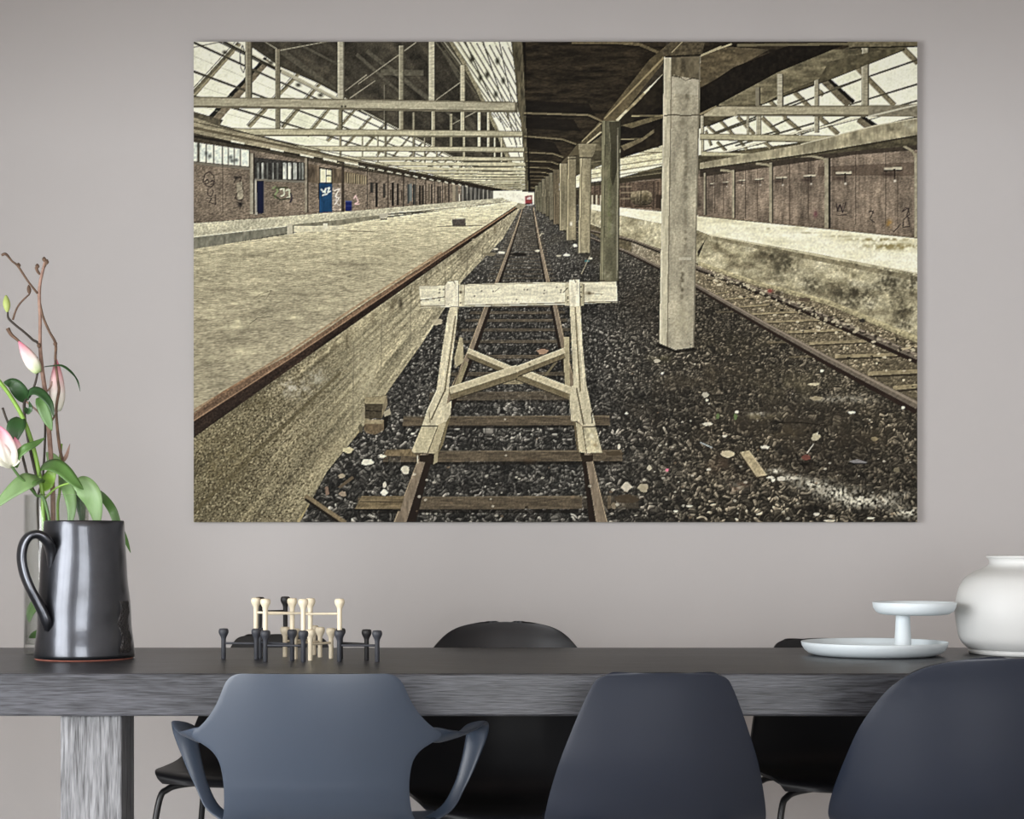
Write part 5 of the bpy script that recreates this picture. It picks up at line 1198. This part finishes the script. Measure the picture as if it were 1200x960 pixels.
# right foreground
poly(d3(525,347, 560,340, 627,432, 588,440), (172,158,124), mul(grit(.15,.3,240), grit(.15,.8,241))); line(*d3(588,441, 627,434), 1.8, 1.8, (64,54,42)); line(*d3(525,348, 588,440), 1.4, 1.4, (72,62,48)); line(*d3(560,340, 627,432), .9, .9, (206,192,156), None, .6)
for (x0, y0, rx, ry, cc) in ((482,353,11,4.2,(196,184,150)), (806,290,6,5,(190,182,150)), (772,366,6,3.6,(112,66,56)), (408,242,7,2.6,(204,198,176)), (620,328,6,2.6,(214,208,188)), (168,478,7.5,5.8,(168,158,130)), (108,475,7,6,(196,188,166)), (192,405,3,4,(190,182,156)), (258,412,2.4,2.2,(206,112,130)), (400,135,4.5,3.6,(176,170,150)), (60,545,3.4,5,(130,118,96)), (240,55,2,1.6,(230,226,210)), (108,203,2,2,(226,222,206)), (470,287,3.4,1.8,(206,200,180)), (516,198,3,2,(214,208,190)), (830,46,3,2,(226,222,204)), (940,200,5,2,(230,226,212)), (1130,182,2.6,2,(232,228,214)), (340,545,4,1.6,(206,200,180)), (290,565,3,2,(210,204,184)), (860,600,8,1.8,(196,188,164)), (405,155,2,2,(200,194,172)), (80,325,2,4,(206,198,176)), (650,450,3,2.4,(226,222,206)), (680,445,6,3.4,(210,204,184)), (640,440,5,2,(216,210,190)), (1025,298,5,3,(146,132,98)), (1105,412,5,3,(120,112,88)), (800,95,8,2,(196,186,152)), (810,148,9,3,(150,138,108)), (810,575,4,2.4,(206,200,180)), (1010,590,6,1.6,(206,200,180)), (445,215,2.4,4,(96,116,70)), (510,215,2.4,4,(92,112,68)), (110,520,16,7,(70,60,46)), (60,350,12,4,(74,64,48)), (412,410,3,2,(190,184,164))):
    blob(*d3(x0, y0)[0], rx*.85, ry*.85, cc, .9, int(x0*3+y0))
poly(d3(930,380, 960,372, 1000,385, 965,392), (120,118,116)); line(*d3(925,388, 1000,390), 1.4, 1.4, (20,18,15)); pline(d3(640,235, 760,238, 850,250), 1.2, (30,26,20)); pline(d3(815,270, 812,285), 1, (206,200,180)); pline(d3(800,315, 775,350), 1, (190,184,170)); pline(d3(735,350, 740,375, 765,405), 1.4, (24,21,17)); pline(d3(380,310, 425,330), 1.2, (150,156,156)); soft(*d3(770,390)[0], 8, 3, (20,18,14), .9)
for (x0, y0, rx, ry, aa) in ((660,415,10,3,1), (720,440,14,4,.8), (800,465,22,6,.9), (880,500,24,7,.9), (950,525,22,8,1), (1040,530,24,7,.8), (1150,570,18,6,.9), (1110,500,20,4,.4), (900,480,30,4,.4), (590,205,14,3,.5), (900,150,40,5,.4), (520,470,14,7,.25)):
    soft(*d3(x0, y0)[0], rx*1.15, ry*1.2, (208,203,182), aa*1.3, 242, 1.6)
soft(*d3(525,472)[0], 15, 8, (112,80,62), .55, 243, .6); soft(*d3(600,215)[0], 26, 5, (140,128,92), .5, 244, .6); soft(*d3(700,270)[0], 36, 10, (84,74,54), .6, 245, .4); soft(*d3(900,300)[0], 50, 16, (50,44,35), .7, 246, .3); soft(620, 540, 8, 4, (70,56,40), .6)
rs = random.Random(77)
for j in range(260):
    y0 = 345+268*rs.random()**.8; x0 = 480+rs.random()*590
    lim = 740+(y0-297)*1.9
    if x0 > lim+20 and y0 < 470: continue
    s_ = (y0-VPY)/374*1.7*(.5+rs.random())
    if 490 < x0 < 725 and y0 < 545 and rs.random() < .75: continue
    blob(x0, y0, s_, s_*.7, (206,200,178) if rs.random() < .6 else ((20,18,15) if rs.random() < .6 else (128,108,84)), .6, j)

# ---- overall photographic tone: fine local contrast and grain
Xf, Yf = np.meshgrid(GX, GY)
lum = img.mean(-1, keepdims=True)
def blur(a, r):
    for ax in (0, 1):
        c = np.cumsum(np.concatenate([np.repeat(np.take(a, [0], ax), r+1, ax), a, np.repeat(np.take(a, [-1], ax), r, ax)], ax), ax)
        n_ = a.shape[ax]
        a = (np.take(c, np.arange(2*r+1, 2*r+1+n_), ax)-np.take(c, np.arange(0, n_), ax))/(2*r+1)
    return a
img += 0.22*(lum-blur(lum, 6))+0.10*(lum-blur(lum, 40))
img *= (1+0.10*(vnoise(Xf*1.0, Yf*1.0, 300)-0.5)+0.10*(vnoise(Xf*0.5, Yf*0.5, 301)-0.5))[..., None]
img = np.clip(img, 6, 246)
small = img.reshape(PH, SS, PW, SS, 3).mean((1, 3))/255.0
small = np.minimum(np.clip(small+0.6*(small-blur(small, 1)), 0.02, 1), np.array((0.985, 0.98, 0.895)))
PRINT_GAIN = 1.0
lin = np.where(small <= 0.04045, small/12.92, ((small+0.055)/1.055)**2.4)*PRINT_GAIN

CAN_D, CAN_T = 5.722, 0.027
k = CAN_D/F_PX
cx0, cx1 = (227-600)*k, (1075-600)*k
cz1, cz0 = CAM_Z-(49-640)*k, CAM_Z-(612-640)*k
print_root = tag(empty('wall_print', ((cx0+cx1)/2, ROOM_B, cz0)), 'large frameless wall print of a derelict railway station with buffer stop', 'picture')
M_edge = mat('print_edge', srgb(120, 114, 100), rough=0.7, noise=0.1, nscale=30)
o = box('panel', (cx0, CAN_D+0.0006, cz0), (cx1, ROOM_B, cz1), M_edge, print_root, origin=((cx0+cx1)/2, (CAN_D+ROOM_B)/2, (cz0+cz1)/2))
o.location -= print_root.location
me = bpy.data.meshes.new('printed_face')
nx, ny = PW, PH
gx = np.linspace(cx0, cx1, nx)-(cx0+cx1)/2; gz = np.linspace(cz1, cz0, ny)-cz0
co = np.empty((ny, nx, 3), np.float32)
co[..., 0] = gx[None, :]; co[..., 1] = CAN_D-ROOM_B; co[..., 2] = gz[:, None]
idx = np.arange(nx*ny).reshape(ny, nx)
quads = np.stack([idx[1:, :-1], idx[1:, 1:], idx[:-1, 1:], idx[:-1, :-1]], -1).reshape(-1, 4)
nf = len(quads)
me.vertices.add(nx*ny); me.vertices.foreach_set('co', co.ravel())
me.loops.add(nf*4); me.loops.foreach_set('vertex_index', quads.ravel().astype(np.int32))
me.polygons.add(nf); me.polygons.foreach_set('loop_start', np.arange(0, nf*4, 4, dtype=np.int32))
me.update(calc_edges=True)
ca = me.color_attributes.new('print', 'FLOAT_COLOR', 'POINT')
rgba = np.ones((ny, nx, 4), np.float32); rgba[..., :3] = lin
ca.data.foreach_set('color', rgba.ravel())
M_print = bpy.data.materials.new('printed_picture'); M_print.use_nodes = True
nt = M_print.node_tree; b_ = nt.nodes['Principled BSDF']
b_.inputs['Roughness'].default_value = 0.75; b_.inputs['Specular IOR Level'].default_value = 0.12
at = nt.nodes.new('ShaderNodeAttribute'); at.attribute_name = 'print'
nt.links.new(at.outputs['Color'], b_.inputs['Base Color'])
me.materials.append(M_print)
fo = bpy.data.objects.new('printed_face', me); COL.objects.link(fo); fo.parent = print_root
